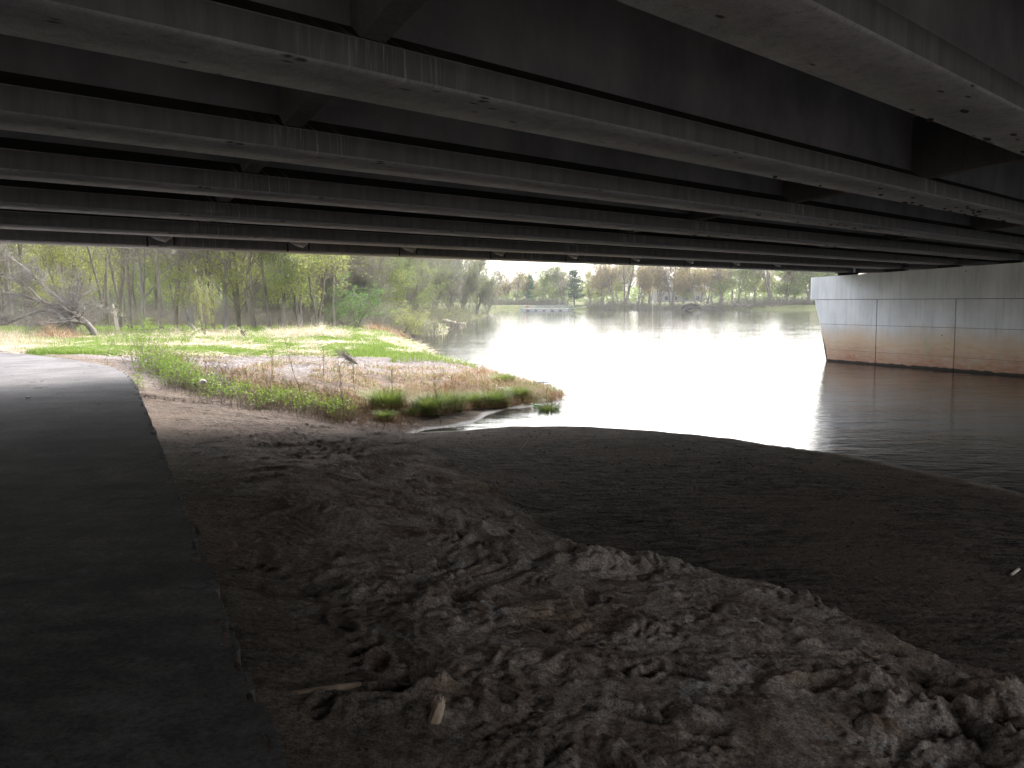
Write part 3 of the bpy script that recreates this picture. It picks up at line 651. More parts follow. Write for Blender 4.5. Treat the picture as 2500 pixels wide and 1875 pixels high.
for z0, z1 in rows:
    m = MB()
    for a, b in zip(jv[:-1], jv[1:]):
        if b == 30.60:
            slab(m, uf, ub, z0, z1, b + .02, vend, .25)
        else: m.loft([[PU(uf, b + .02, z), PU(uf, a - .02, z), PU(uf + .06, a - .02, z), PU(uf + .06, b + .02, z)] for z in (z0, z1)])
    obj('shaft_course', m.mesh('shaft_course', M['pier']), pier)
m = MB(); capz = lambda v: 3.3 + 1.0 + 0.0
# cap: top falls gently with the bridge crossfall
rings = []; vE = 35.0
def capring(z_fn, r=0.10):
    ring = []
    for v in (v_low - .3, 5, 15, 25, 32, vE - .12, vE):
        e = .06 if v == vE else 0; ring.append(PU(uf - .035 + e, v, z_fn(v)))
    for v in (vE, vE - .12, 32, 25, 15, 5, v_low - .3):
        e = .06 if v == vE else 0; ring.append(PU(ub + .035 - e, v, z_fn(v)))
    return ring
def captop(v):
    q = uv(uf, v); return zb(q @ L2) - .148 + .002
m.loft([capring(lambda v: 3.175), capring(lambda v: captop(v) - .04), [(q[0], q[1], q[2]) for q in capring(captop)]])
obj('pier_cap', m.mesh('pier_cap', M['pier']), pier)
ab = obj('abutment', None, label='concrete abutment wall carrying the girder ends beside the path', cat='abutment')
m = MB(); m.loft([[PU(U0 - .8, -30, z), PU(U0 + .55, -30, z), PU(U0 + .55, 34.5, z), PU(U0 - .8, 34.5, z)] for z in (1.2, 4.40)])
obj('wall', m.mesh('wall', M['pier']), ab)

# ------------------------------------------------------------------ growing trees (vectorised)
def unit(a): return a / (np.linalg.norm(a, axis=-1, keepdims=True) + 1e-9)
def tubes(P, Rr, n):
    """P (B,k,3), Rr (B,k) -> verts, quads"""
    B, k, _ = P.shape; T = np.empty_like(P); T[:, 1:-1] = P[:, 2:] - P[:, :-2]; T[:, 0] = P[:, 1] - P[:, 0]; T[:, -1] = P[:, -1] - P[:, -2]; T = unit(T)
    ref = np.where(np.abs(T[..., 2:3]) < 0.9, np.array([0, 0, 1.0]), np.array([1.0, 0, 0]))
    a = unit(np.cross(T, ref)); b = np.cross(T, a)
    ang = np.arange(n) * 2 * np.pi / n
    V_ = P[:, :, None, :] + Rr[:, :, None, None] * (np.cos(ang)[:, None] * a[:, :, None, :] + np.sin(ang)[:, None] * b[:, :, None, :])
    idx = np.arange(B * k * n).reshape(B, k, n)
    i0 = idx[:, :-1]; i1 = idx[:, 1:]
    q_ = np.stack([i0, np.roll(i0, -1, 2), np.roll(i1, -1, 2), i1], -1).reshape(-1, 4)
    return V_.reshape(-1, 3), q_
def join(parts):
    Vs, Qs, o = [], [], 0
    for v_, q_ in parts: Vs.append(v_); Qs.append(q_ + o); o += len(v_)
    return np.concatenate(Vs), np.concatenate(Qs)
def children(r, P, Rr, count, ratio, ang, k, rr, up=0.0, bend=0.25, t0=0.25, taper=0.25, rmin=0.004, lens=None):
    B, kk, _ = P.shape
    L = np.linalg.norm(np.diff(P, axis=1), axis=2).sum(1)
    pi = r.choice(B, count, p=L / L.sum()); t = t0 + (1 - t0) * r.rand(count) ** 0.9
    f = t * (kk - 1) * 0.999; i = f.astype(int); w = (f - i)[:, None]
    st = P[pi, i] * (1 - w) + P[pi, i + 1] * w; tan = unit(P[pi, i + 1] - P[pi, i]); rad = Rr[pi, i] * (1 - w[:, 0]) + Rr[pi, i + 1] * w[:, 0]
    rnd = r.normal(size=(count, 3)); perp = unit(rnd - (rnd * tan).sum(1, keepdims=True) * tan)
    A = np.radians(ang) * r.uniform(0.6, 1.35, count)[:, None]
    d = unit(tan * np.cos(A) + perp * np.sin(A)); ln = L[pi] * ratio * (1.15 - 0.75 * t) * r.uniform(0.5, 1.25, count)
    Q_ = np.empty((count, k, 3)); Q_[:, 0] = st; seg = (ln / (k - 1))[:, None]
    for j in range(1, k):
        d = unit(d + r.normal(size=(count, 3)) * bend / math.sqrt(k) * 1.4 + np.array([0, 0, up])); Q_[:, j] = Q_[:, j - 1] + d * seg
    r0 = np.maximum(rad * rr * r.uniform(0.7, 1.1, count), rmin)
    R_ = r0[:, None] * np.linspace(1, taper, k)[None, :]; return Q_, np.maximum(R_, rmin * 0.7)
def leaf_quads(r, P, count, size, spread=0.12, tmin=0.2, flat=0.0):
    B, k, _ = P.shape; pi = r.randint(0, B, count); f = (tmin + (1 - tmin) * r.rand(count)) * (k - 1) * 0.999; i = f.astype(int); w = (f - i)[:, None]
    c = P[pi, i] * (1 - w) + P[pi, i + 1] * w + r.normal(size=(count, 3)) * spread
    a = unit(r.normal(size=(count, 3))); b = unit(np.cross(a, unit(r.normal(size=(count, 3))))); s = size * r.uniform(0.5, 1.3, (count, 1))
    V_ = np.stack([c - a * s, c + b * s * 0.45, c + a * s, c - b * s * 0.45], 1).reshape(-1, 3)
    return V_, np.arange(count * 4).reshape(-1, 4)
def trunk_curve(r, h, lean=(0, 0), wob=0.03, k=9):
    t = np.linspace(0, 1, k); P = np.zeros((1, k, 3)); P[0, :, 2] = h * t
    w_ = np.cumsum(r.normal(size=(k, 2)) * wob * h / k * 2, 0); w_ -= w_[0]
    P[0, :, :2] = np.outer(t ** 1.1, lean) * h + w_; return P

def grow_tree(seed, h, r0, stems=1, spread=0.0, limbs=14, limb_ratio=0.45, limb_ang=38, twigs=(90, 500, 1200), leaves=1500, leafsize=0.07, t0=0.3, up=0.10, leafspread=0.15, rmin=0.007):
    r = np.random.RandomState(seed); parts = []; tr = []
    for s in range(stems):
        a = r.uniform(0, 6.28); ln = (math.cos(a) * spread * (s > 0 or stems > 1), math.sin(a) * spread * (s > 0 or stems > 1))
        hh = h * r.uniform(0.8, 1.05); P = trunk_curve(r, hh, (ln[0] + r.normal() * .04, ln[1] + r.normal() * .04)); Rr = r0 * (1 - 0.85 * np.linspace(0, 1, 9) ** 0.8)[None]; Rr[0, 0] *= 1.35
        P[:, 0, 2] = -0.3; tr.append((P, Rr * (1 if s == 0 else r.uniform(.6, .9))))
    P0 = np.concatenate([a for a, b in tr]); R0_ = np.concatenate([b for a, b in tr])
    P1, R1 = children(r, P0, R0_, limbs * stems, limb_ratio, limb_ang, 7, 0.55, up, 0.35, t0, 0.2, rmin * 1.5)
    P2_, R2 = children(r, np.concatenate([P1]), R1, twigs[0], 0.45, 42, 6, 0.5, up * 0.6, 0.4, 0.15, 0.3, rmin)
    P3, R3 = children(r, P2_, R2, twigs[1], 0.5, 40, 5, 0.5, up * 0.4, 0.45, 0.1, 0.4, rmin)
    P4, R4 = children(r, P3, R3, twigs[2], 0.55, 38, 4, 0.6, 0.05, 0.5, 0.1, 0.5, rmin)
    trunk = join([tubes(P0, R0_, 10), tubes(P1, R1, 6)])
    tw = join([tubes(P2_, R2, 4), tubes(P3, R3, 3), tubes(P4, R4, 3)])
    lf = leaf_quads(r, P4, leaves, leafsize, leafspread) if leaves else None
    return trunk, tw, lf

def tree_meshes(nm, spec, barkm, twigm, leafm, **kw):
    tk, tw, lf = grow_tree(**spec)
    mt = mesh_np(nm + '_trunk', tk[0], tk[1], smooth=True, mat=M[barkm])
    V_, q_ = tw; mi = np.zeros(len(q_), int)
    if lf is not None:
        V2, q2 = lf; q_ = np.concatenate([q_, q2 + len(V_)]); V_ = np.concatenate([V_, V2]); mi = np.concatenate([mi, np.ones(len(q2), int)])
    return mt, mesh_np(nm + '_crown', V_, q_, mat=[M[twigm], M[leafm]], midx=mi)

KT = {}
def spec(seed, h, r0, **k): return dict(seed=seed, h=h, r0=r0, **k)
KT['tall'] = [tree_meshes('tall', spec(10 + i, 17, 0.17, stems=1 + i % 2, spread=.16, limbs=18, t0=.22, twigs=(170, 1100, 3000), leaves=3600, leafsize=.085, leafspread=.22, rmin=.009), 'bark', 'twig', 'budleaf') for i in range(4)]
KT['bare'] = [tree_meshes('bare', spec(30 + i, 16, 0.16, stems=1 + i, spread=.2, limbs=20, limb_ratio=.5, t0=.10, twigs=(200, 1400, 3800), leaves=700, leafsize=.06, rmin=.009), 'greybark', 'twig', 'paleleaf') for i in range(3)]
KT['leafy'] = [tree_meshes('leafy', spec(50 + i, 13, 0.16, stems=2, spread=.22, limbs=16, limb_ratio=.55, t0=.1, twigs=(140, 800, 2000), leaves=9000, leafsize=.10, leafspread=.28, rmin=.008), 'bark', 'twig', ['budleaf', 'budleaf', 'paleleaf'][i]) for i in range(3)]
KT['willow'] = [tree_meshes('willow', spec(70 + i, 7.5, 0.09, stems=7, spread=.42, limbs=9, limb_ratio=.5, limb_ang=28, t0=.08, twigs=(500, 3400, 9000), leaves=[3000, 9500][i], leafsize=.055, up=.12, rmin=.0085), 'greybark', 'twig', 'paleleaf') for i in range(2)]
KT['farleaf'] = [tree_meshes('far', spec(90 + i, 13, 0.24, stems=1 + i % 2, spread=.25, limbs=18, limb_ratio=.55, limb_ang=48, t0=.16, twigs=(140, 800, 1800), leaves=8500, leafsize=.18, leafspread=.45, rmin=.02), 'bark', 'twig', lm) for i, lm in enumerate(['paleleaf', 'orangebud', 'budleaf', 'paleleaf'])]
KT['farbare'] = [tree_meshes('farb', spec(110 + i, 14, 0.30, stems=1 + i, spread=.22, limbs=18, limb_ratio=.6, limb_ang=45, t0=.2, twigs=(160, 800, 1500), leaves=700, leafsize=.13, leafspread=.3, rmin=.022), 'bark', 'twig', 'orangebud') for i in range(2)]
KT['shrub'] = [tree_meshes('shrub', spec(130 + i, 3.0, 0.03, stems=9, spread=.5, limbs=6, limb_ratio=.6, limb_ang=35, t0=.05, twigs=(160, 700, 1200), leaves=[2600, 700, 2600][i], leafsize=.05, leafspread=.10, rmin=.006), ['bark', 'greybark', 'bark'][i], 'twig', ['brightleaf', 'paleleaf', 'budleaf'][i]) for i in range(3)]

def plant_tree(nm, kind, var, x, y, h, rz, label, cat='tree', group=None, lean=(0, 0), sink=0.0, sxy=1.0):
    base_h = {'tall': 17, 'bare': 16, 'leafy': 13, 'willow': 7.5, 'farleaf': 13, 'farbare': 14, 'shrub': 3.0}[kind]
    mt, mc = KT[kind][var % len(KT[kind])]; s = h / base_h
    e = obj(nm, None, label=label, cat=cat, group=group, loc=(x, y, tz1(x, y) - sink))
    e.rotation_euler = (lean[1], lean[0], rz); e.scale = (s * sxy, s * sxy, s)
    obj('trunk' if kind not in ('shrub', 'willow') else 'stems', mt, e); obj('crown', mc, e); return e
ORD = ['first', 'second', 'third', 'fourth', 'fifth', 'sixth', 'seventh', 'eighth', 'ninth', 'tenth', 'eleventh', 'twelfth', 'thirteenth', 'fourteenth', 'fifteenth', 'sixteenth', 'seventeenth', 'eighteenth', 'nineteenth', 'twentieth',
       'twenty-first', 'twenty-second', 'twenty-third', 'twenty-fourth', 'twenty-fifth', 'twenty-sixth', 'twenty-seventh', 'twenty-eighth', 'twenty-ninth', 'thirtieth']
tr_ = np.random.RandomState(77)
# front row of the wood behind the meadow: pixel x, pixel y of the base, kind, variant, height, lean
front = [(30, 792, 'bare', 0, 14, 0.0), (70, 800, 'tall', 0, 17, 0.0), (118, 796, 'tall', 2, 15, .02), (175, 800, 'leafy', 0, 11, -.05), (262, 797, 'tall', 1, 17, -.10), (292, 800, 'tall', 3, 18, -.03), (318, 802, 'tall', 0, 17, -.06), (352, 802, 'bare', 1, 15, 0.05),
         (394, 806, 'tall', 2, 14, 0), (430, 800, 'tall', 1, 16, -.04), (468, 801, 'bare', 2, 17, -.16), (492, 798, 'bare', 0, 17, 0), (520, 800, 'tall', 3, 15, -.09), (552, 800, 'bare', 1, 16, .04), (585, 798, 'leafy', 1, 12, 0.05), (622, 800, 'leafy', 0, 13, .02),
         (660, 799, 'tall', 0, 15, .03), (690, 800, 'leafy', 2, 12, 0), (735, 799, 'leafy', 1, 13, 0), (775, 796, 'leafy', 0, 12, -.04), (815, 794, 'tall', 2, 14, 0)]
look = {'tall': 'tall grey-brown tree, thin yellow-green leaves', 'bare': 'pale grey forked tree, nearly bare', 'leafy': 'yellow-green tree leafy to low branches'}
for i, (px, py, kd, va, h, ln) in enumerate(front):
    q = at(px, py, 1.4)
    plant_tree('woodland_tree', kd, va, q[0], q[1], h, tr_.uniform(0, 6.28) if abs(ln) < .05 else 0.3, f'{look[kd]}, {ORD[i]} from left along the meadow', group='trees along the edge of the wood', lean=(ln, 0))
# deeper rows, one seen between another
rows_ = [(a, b, c) for a, b, c in ((92, 26, .8), (114, 26, .8), (145, 22, .85))]
rn = ['second row', 'third row', 'back row']
for ri, (dist, cnt, _) in enumerate(rows_):
    for i in range(cnt):
        px = -60 + (1000 + 60) * (i + tr_.uniform(.1, .9)) / cnt; q = at_depth(px, 740, dist * tr_.uniform(.93, 1.07))
        if shore_sd(np.array([q[0]]), np.array([q[1]]))[0] < 2: continue
        kd = tr_.choice(['tall', 'bare', 'leafy', 'tall'] if px < 560 else ['leafy', 'tall', 'leafy', 'bare'])
        plant_tree('woodland_tree', kd, tr_.randint(4), q[0], q[1], tr_.uniform(13, 18) if kd != 'leafy' else tr_.uniform(11, 14), tr_.uniform(0, 6.28),
                   f'{look[kd]}, {ORD[i]} from left in the wood {rn[ri]}', group='trees inside the wood')
# willows and thickets along the near bank, out to the bend
bankw = [(760, 800, 'willow', 0, 8.5, 'grey bare willow thicket left of the bright green shrub'), (842, 797, 'willow', 0, 9.5, 'tall rounded grey willow thicket behind the bright green shrub'), (915, 796, 'willow', 0, 9.0, 'grey twiggy willow just behind the end of the reeds'),
         (975, 800, 'willow', 1, 7.0, 'greenish willow hanging over the river at the meadow corner'), (1010, 797, 'willow', 1, 6.2, 'pale green willow low over the water beyond the driftwood'), (1040, 790, 'willow', 0, 8.5, 'grey-green willow behind the pale floating log'),
         (1080, 783, 'willow', 1, 9.5, 'pale green willow on the bank beyond the floating log'), (1118, 778, 'willow', 0, 10, 'hazy grey willow half way out to the bend'), (1150, 774, 'willow', 1, 11, 'yellow-green willow near the bend of the river'), (1182, 769, 'willow', 1, 11, 'dull green willow last but one before the bend'), (1206, 764, 'willow', 0, 11, 'dark grey willow at the very bend of the river')]
for i, (px, py, kd, va, h, lb) in enumerate(bankw):
    q = at(px, py, 0.9 if px < 960 else 0.35)
    dn = np.array([-1.0, 0.6]); q2 = q[:2] + dn * (0.5 + 1.0 * (q[1] > 90))
    plant_tree('willow', kd, va, q2[0], q2[1], h, tr_.uniform(0, 6.28), lb, cat='willow', group='willows along the river bank')
tb = [(880, 130, 'leafy', 0, 13), (930, 122, 'leafy', 1, 12.5), (985, 135, 'tall', 0, 13.5), (1035, 145, 'bare', 1, 12.5), (1085, 165, 'bare', 2, 13), (1130, 185, 'leafy', 0, 12.5), (1165, 205, 'leafy', 2, 12.5)]
for i, (px, Y_, kd, va, h) in enumerate(tb):
    q = at_depth(px, 745, Y_)
    plant_tree('bank_tree', kd, va, q[0] - 2, q[1], h, tr_.uniform(0, 6.28), f'{look[kd]}, {ORD[i]} from left behind the river willows', group='trees behind the river willows')
# bright green shrubs
for px, py, va, h, lb in ((872, 812, 0, 3.4, 'bright green rounded shrub in front of the grey willows'), (812, 808, 0, 2.4, 'smaller bright green shrub beside the rounded one'), (935, 806, 1, 2.2, 'thin pale green shrub at the driftwood end of the meadow'), (1050, 812, 2, 2.6, 'yellow-green shrub leaning out over the brown water')):
    q = at(px, py, .9); plant_tree('green_shrub', 'shrub', va, q[0] - (1.2 if px > 1000 else 0), q[1], h, tr_.uniform(0, 6), lb, cat='shrub', sxy=1.25)
q = at(500, 822, 1.3); plant_tree('yellow_shrub', 'shrub', 2, q[0], q[1], 3.2, 0, 'slender yellow-green young shrub standing alone before the dark wood', cat='shrub', sxy=.55)

# far bank
farl = {('farleaf', 0): 'pale green round-crowned tree', ('farleaf', 1): 'orange-brown budding tree', ('farleaf', 2): 'yellow-green leafy tree', ('farleaf', 3): 'soft green spreading tree', ('farbare', 0): 'bare dark-limbed tree', ('farbare', 1): 'bare forked tree'}
far_t = [(1240, 'farleaf', 1, 11), (1262, 'farbare', 0, 14), (1285, 'farleaf', 1, 11), (1322, 'farleaf', 3, 13), (1350, 'farleaf', 0, 13), (1375, 'farbare', 1, 14), (1440, 'farleaf', 2, 10), (1470, 'farbare', 0, 12), (1500, 'farleaf', 1, 13), (1528, 'farbare', 1, 14.5), (1556, 'farleaf', 1, 12), (1585, 'farbare', 0, 14.5),
         (1612, 'farleaf', 1, 14), (1640, 'farbare', 1, 15), (1668, 'farleaf', 0, 10), (1700, 'farleaf', 1, 12.5), (1726, 'farleaf', 1, 12), (1760, 'farbare', 0, 14), (1800, 'farleaf', 3, 13), (1845, 'farleaf', 2, 12), (1880, 'farbare', 1, 15), (1915, 'farleaf', 1, 13), (1940, 'farleaf', 0, 12.5), (1975, 'farleaf', 3, 12.5), (2010, 'farleaf', 2, 13), (2050, 'farbare', 0, 14)]
for i, (px, kd, va, h) in enumerate(far_t):
    q = at(px, 756.6, 0.0); k = 1 + (4 + 7 * tr_.rand()) / q[1]
    plant_tree('far_bank_tree', kd, va, q[0] * k, q[1] * k, h * (.90 if px < 1500 else 1.12) * tr_.uniform(.88, 1.08), tr_.uniform(0, 6.28), f'{farl[(kd, va)]} on the far bank, {ORD[i]} from the left', group='trees on the far bank', sxy=1.15)
for i in range(30):
    px = 1190 + 880 * (i + tr_.uniform(.1, .9)) / 30
    if 1395 < px < 1430: continue
    kd, va = [('farleaf', 0), ('farbare', 0), ('farleaf', 2), ('farleaf', 1), ('farbare', 1)][tr_.randint(5)]
    q = at_depth(px, 745, tr_.uniform(285, 330)); plant_tree('far_bank_tree', kd, va, q[0], q[1], tr_.uniform(9.5, 13.5) * (.9 if px < 1500 else 1.15), tr_.uniform(0, 6.28), f'{farl[(kd, va)]} behind the far bank trees, {ORD[min(i, 29)]} from left', group='trees behind the far bank', sxy=1.2)
# conifers on the far bank
def conifer(nm, px, h, rad, mat, label, depth=2.0, seed=1, bare=.12):
    r = np.random.RandomState(seed); q = at(px, 756.6, 0); x, y = q[0] * (1 + depth / 270), q[1] * (1 + depth / 270)
    e = obj(nm, None, label=label, cat='conifer', loc=(x, y, tz1(x, y)))
    P = trunk_curve(r, h, (0, 0), .005); Rr = .22 * (1 - .9 * np.linspace(0, 1, 9))[None]
    P1, R1 = children(r, P, Rr, 120, .01, 80, 6, .4, 0, .1, bare, .3, .02)
    st = P1[:, 0]; tt = st[:, 2] / h; az = r.uniform(0, 6.28, 120); ln = rad * np.sqrt(np.clip(1.06 - tt, 0, 1)) * np.clip(tt * 4, .4, 1) * r.uniform(.6, 1.1, 120)
    d = np.stack([np.cos(az), np.sin(az), -.12 + .35 * tt], 1)
    P1 = st[:, None] + d[:, None] * ln[:, None, None] * np.linspace(0, 1, 6)[None, :, None]; P1[:, :, 2] += -.12 * ln[:, None] * np.sin(np.linspace(0, 3.1, 6))[None]
    mt = join([tubes(P, Rr, 8), tubes(P1, R1, 4)]); obj('trunk', mesh_np('trunk', *mt, smooth=True, mat=M['darkbark']), e)
    lf = leaf_quads(r, P1, 6500, .22, .16, .12); obj('crown', mesh_np('crown', *lf, mat=M[mat]), e)
conifer('conifer', 1293, 9.5, 2.6, 'mintneedle', 'small fresh green conifer behind the white fishing pier', 9, 3)
conifer('conifer', 1402, 10.5, 4.6, 'needle', 'broad dark pine beside the lawn on the far bank', 3, 4, .2)

# ------------------------------------------------------------------ undergrowth (uncountable): thin stems + leaves
def proj(P):
    d = P - O3; X_ = d @ R0; Y_ = d @ UP0; Z_ = d @ FW; a2 = X_ / Z_ * F; b2 = Y_ / Z_ * F
    return 1250 + a2 * cr - b2 * sr, 937.5 - (a2 * sr + b2 * cr)
def brush(nm, pts, hgt, stems, mat, r0, label, leaf=None, leafn=0, leafs=.05, seed=1, sprd=.35, cat='undergrowth', k=5):
    r = np.random.RandomState(seed); pts = np.asarray(pts); n_ = len(pts) * stems; b = np.repeat(pts, stems, 0) + np.concatenate([r.normal(size=(n_, 2)) * sprd, np.zeros((n_, 1))], 1)
    b[:, 2] = tz(b[:, 0], b[:, 1]) - .02 if n_ < 60000 else b[:, 2]
    d = unit(np.stack([r.normal(size=n_) * .35, r.normal(size=n_) * .35, np.ones(n_)], 1)); ln = np.repeat(np.asarray(hgt) * np.ones(len(pts)), stems) * r.uniform(.4, 1.15, n_)
    P = np.empty((n_, k, 3)); P[:, 0] = b
    for j in range(1, k): d = unit(d + r.normal(size=(n_, 3)) * .22); P[:, j] = P[:, j - 1] + d * (ln / (k - 1))[:, None]
    Rr = r0 * np.linspace(1, .3, k)[None] * r.uniform(.6, 1.2, (n_, 1)); P1, R1 = children(r, P, Rr, n_ * 3, .45, 40, 4, .7, .05, .4, .2, .4, r0 * .5)
    V_, q_ = join([tubes(P, Rr, 3), tubes(P1, R1, 3)]); mi = np.zeros(len(q_), int); mats = [M[mat]]
    if leaf:
        V2, q2 = leaf_quads(r, P1, leafn, leafs, .08); mi = np.concatenate([mi, np.ones(len(q2), int)]); q_ = np.concatenate([q_, q2 + len(V_)]); V_ = np.concatenate([V_, V2]); mats.append(M[leaf])
    return obj(nm, mesh_np(nm, V_, q_, mat=mats, midx=mi), label=label, cat=cat, kind='stuff')
def scatter_px(r, n_, x0, x1, Y0, Y1, z=1.3, clear=1.0):
    px = r.uniform(x0, x1, n_); Yd = r.uniform(Y0, Y1, n_); out = []
    a = (px - 1250) / F * Yd; P = np.stack([a, Yd, np.full(n_, z)], 1); s = shore_sd(P[:, 0], P[:, 1]); return P[s > clear]
r_ = np.random.RandomState(9)
brush('undergrowth', scatter_px(r_, 900, -120, 980, 70, 100), r_.uniform(1.2, 3.4), 12, 'twig', .013, 'grey twiggy undergrowth filling the edge of the wood', 'paleleaf', 9000, .06, 2, .6)
brush('undergrowth', scatter_px(r_, 900, -120, 1050, 90, 170), 4.0, 8, 'twig', .018, 'grey-green undergrowth deeper inside the wood', 'brightleaf', 26000, .10, 3, .9)
fb = np.array([at(px, 756.8, .0) for px in np.concatenate([r_.uniform(1180, 1385, 200), r_.uniform(1432, 2120, 560)])]); fb[:, :2] *= (1 + r_.uniform(0.004, .03, (len(fb), 1)))
brush('undergrowth', fb, 2.3, 8, 'bark', .035, 'low brown and green thicket lining the far bank', 'paleleaf', 7000, .14, 4, 1.1)
# a distant belt of woods closing the horizon
def wood_belt(nm, x0, x1, Y0, n_, h, seed, mat, label):
    r = np.random.RandomState(seed); x = r.uniform(x0, x1, n_); y = Y0 + r.uniform(0, 25, n_) + 0.02 * np.abs(x); hh = h * (1 + .25 * noise(x * .03, x * 0, seed)) * r.uniform(.5, 1.05, n_)
    c = np.stack([x, y, 1.5 + hh], 1); m_ = r.uniform(0, 1, n_) ** .7; c[:, 2] = 1.5 + hh * m_
    a = unit(r.normal(size=(n_, 3))); b = unit(np.cross(a, unit(r.normal(size=(n_, 3))))); s = .55 * r.uniform(.4, 1.4, (n_, 1))
    V_ = np.stack([c - a * s, c + b * s * .6, c + a * s, c - b * s * .6], 1).reshape(-1, 3)
    obj(nm, mesh_np(nm, V_, np.arange(n_ * 4).reshape(-1, 4), mat=M[mat]), label=label, cat='woods', kind='stuff')
wood_belt('distant_woods', -260, 330, 345, 60000, 8.5, 5, 'paleleaf', 'distant belt of hazy green woods behind the far bank')
wood_belt('distant_woods', -260, -62, 175, 40000, 13, 6, 'paleleaf', 'soft green depth of the wood behind the meadow trees')

# more willow and brush on the outer river bank
for i, (px, back, h, va) in enumerate([(1000, 6, 9, 0), (1030, 5, 9, 1), (1062, 6, 10, 0), (1085, 8, 10.5, 1), (1105, 8, 10.5, 0), (1128, 9, 11, 1), (1146, 9, 11, 0), (1166, 10, 11.5, 1), (1190, 10, 12, 0), (1212, 10, 12, 1), (700, 3, 7, 0), (800, 5, 9, 1), (900, 3, 8, 1), (940, 4, 8.5, 0), (965, 5, 9, 0), (990, 9, 10, 1), (1018, 9, 10, 0), (1048, 10, 11, 1)]):
    py = np.interp(px, [700, 800, 1000, 1094, 1138, 1169, 1211], [800, 798, 800, 793, 787, 776, 765]); q = at(px, py, .9 if px < 960 else .3); dn = np.array([-.75, .66])
    plant_tree('willow', 'willow', va, q[0] + dn[0] * back, q[1] + dn[1] * back, h, tr_.uniform(0, 6.28), f'{"grey-green" if va else "grey twiggy"} willow of the inner row on the bank, {ORD[i]} planted from left', cat='willow', group='willows behind the bank edge')
bp = np.array([at(px, np.interp(px, [996, 1010, 1084, 1094, 1138, 1169, 1211, 1225], [826, 820, 814, 794, 788, 776, 764, 759]), .2) for px in r_.uniform(996, 1225, 260)])
bp[:, :2] += np.outer(r_.uniform(.2, 6, 260), [-.75, .66]); brush('bank_thicket', bp, 2.2, 9, 'twig', .014, 'dense low grey-green thicket at the river edge below the willows', 'paleleaf', 9000, .07, 8, .7)

# ------------------------------------------------------------------ meadow, reeds, bank plants
def blades(r, P, h, w, lean=.35, curve=.5, out=False):
    n_ = len(P); az = np.arctan2(P[:, 1], P[:, 0]) + r.normal(size=n_) * .5 if out else r.uniform(0, 6.28, n_); d = np.stack([np.cos(az), np.sin(az), np.zeros(n_)], 1); sd2 = np.stack([-d[:, 1], d[:, 0], d[:, 2]], 1)
    h = h * r.uniform(.5, 1.2, n_); l1 = lean * r.uniform(.2, 1, n_); w = (w * r.uniform(.6, 1.2, n_))[:, None]
    z = np.array([0, 0, 1.0]); a = P + (d * (l1 * h * .4)[:, None] + z * (h * .55)[:, None]); b = P + (d * (l1 * h * (1 + curve))[:, None] + z * (h * (1 - .3 * l1))[:, None])
    V_ = np.stack([P - sd2 * w, P + sd2 * w, a + sd2 * w * .8, a - sd2 * w * .8, b + sd2 * w * .12, b - sd2 * w * .12], 1).reshape(-1, 3)
    k = np.arange(n_)[:, None] * 6; return V_, np.concatenate([k + [0, 1, 2, 3], k + [3, 2, 4, 5]], 0)
def lying(r, P, ln, w, rise=.15):
    n_ = len(P); az = r.uniform(0, 6.28, n_); ln = ln * r.uniform(.4, 1.2, n_); d = np.stack([np.cos(az), np.sin(az), r.uniform(-.02, rise, n_)], 1); sd2 = np.stack([-np.sin(az), np.cos(az), r.normal(size=n_) * .3], 1)
    m_ = P + d * (ln * .5)[:, None] + np.array([0, 0, 1]) * (ln * r.uniform(0, .10, n_))[:, None]; e = P + d * ln[:, None]; w = (w * r.uniform(.6, 1.3, n_))[:, None]
    V_ = np.stack([P - sd2 * w, P + sd2 * w, m_ + sd2 * w, m_ - sd2 * w, e + sd2 * w * .4, e - sd2 * w * .4], 1).reshape(-1, 3)
    k = np.arange(n_)[:, None] * 6; return V_, np.concatenate([k + [0, 1, 2, 3], k + [3, 2, 4, 5]], 0)
g_r = np.random.RandomState(21)
def ground_pts(n_, x0, x1, Y0, Y1):
    px = g_r.uniform(x0, x1, n_); Yd = 1 / g_r.uniform(1 / Y1, 1 / Y0, n_); x = (px - 1250) / F * Yd
    z, u, v, sd2, sl, ba, fa = terrain(x, Yd); gv, gs, st_, wt, dl2, tl2, _mu = zone_masks(x, Yd, u, v, sd2, ba, sl)
    return np.stack([x, Yd, z], 1), u, v, sd2, sl, ba, gv, gs, st_, dl2
P, u, v, sd2, sl, ba, gv, gs, st_, dl2 = ground_pts(330000, -120, 1140, 24, 82)
off = (u < path_edge(v) + .05) & (u > path_edge(v) - 6)
k_ = g_r.rand(len(P)); mg = (gs > k_) & (sd2 > .05) & ~off
obj('meadow_grass', mesh_np('meadow_grass', *blades(g_r, P[mg], .17, .010), mat=M['grass']), label='short bright green spring grass of the riverside meadow', cat='grass', kind='stuff')
ms = (st_ > k_ * 2.2) & (sd2 > .05) & ~off
tall_n = ss(-.1, .4, noise(P[ms][:, 0] * .3, P[ms][:, 1] * .3, 200))
a1 = lying(g_r, P[ms], .75, .011, .25); sel = g_r.rand(ms.sum()) < .22 * tall_n; a2 = blades(g_r, P[ms][sel], .75, .007, .5, .2)
obj('dry_reeds', mesh_np('dry_reeds', *join([a1, a2]), mat=M['straw']), label='pale flattened dry reeds and straw across the meadow', cat='reeds', kind='stuff')
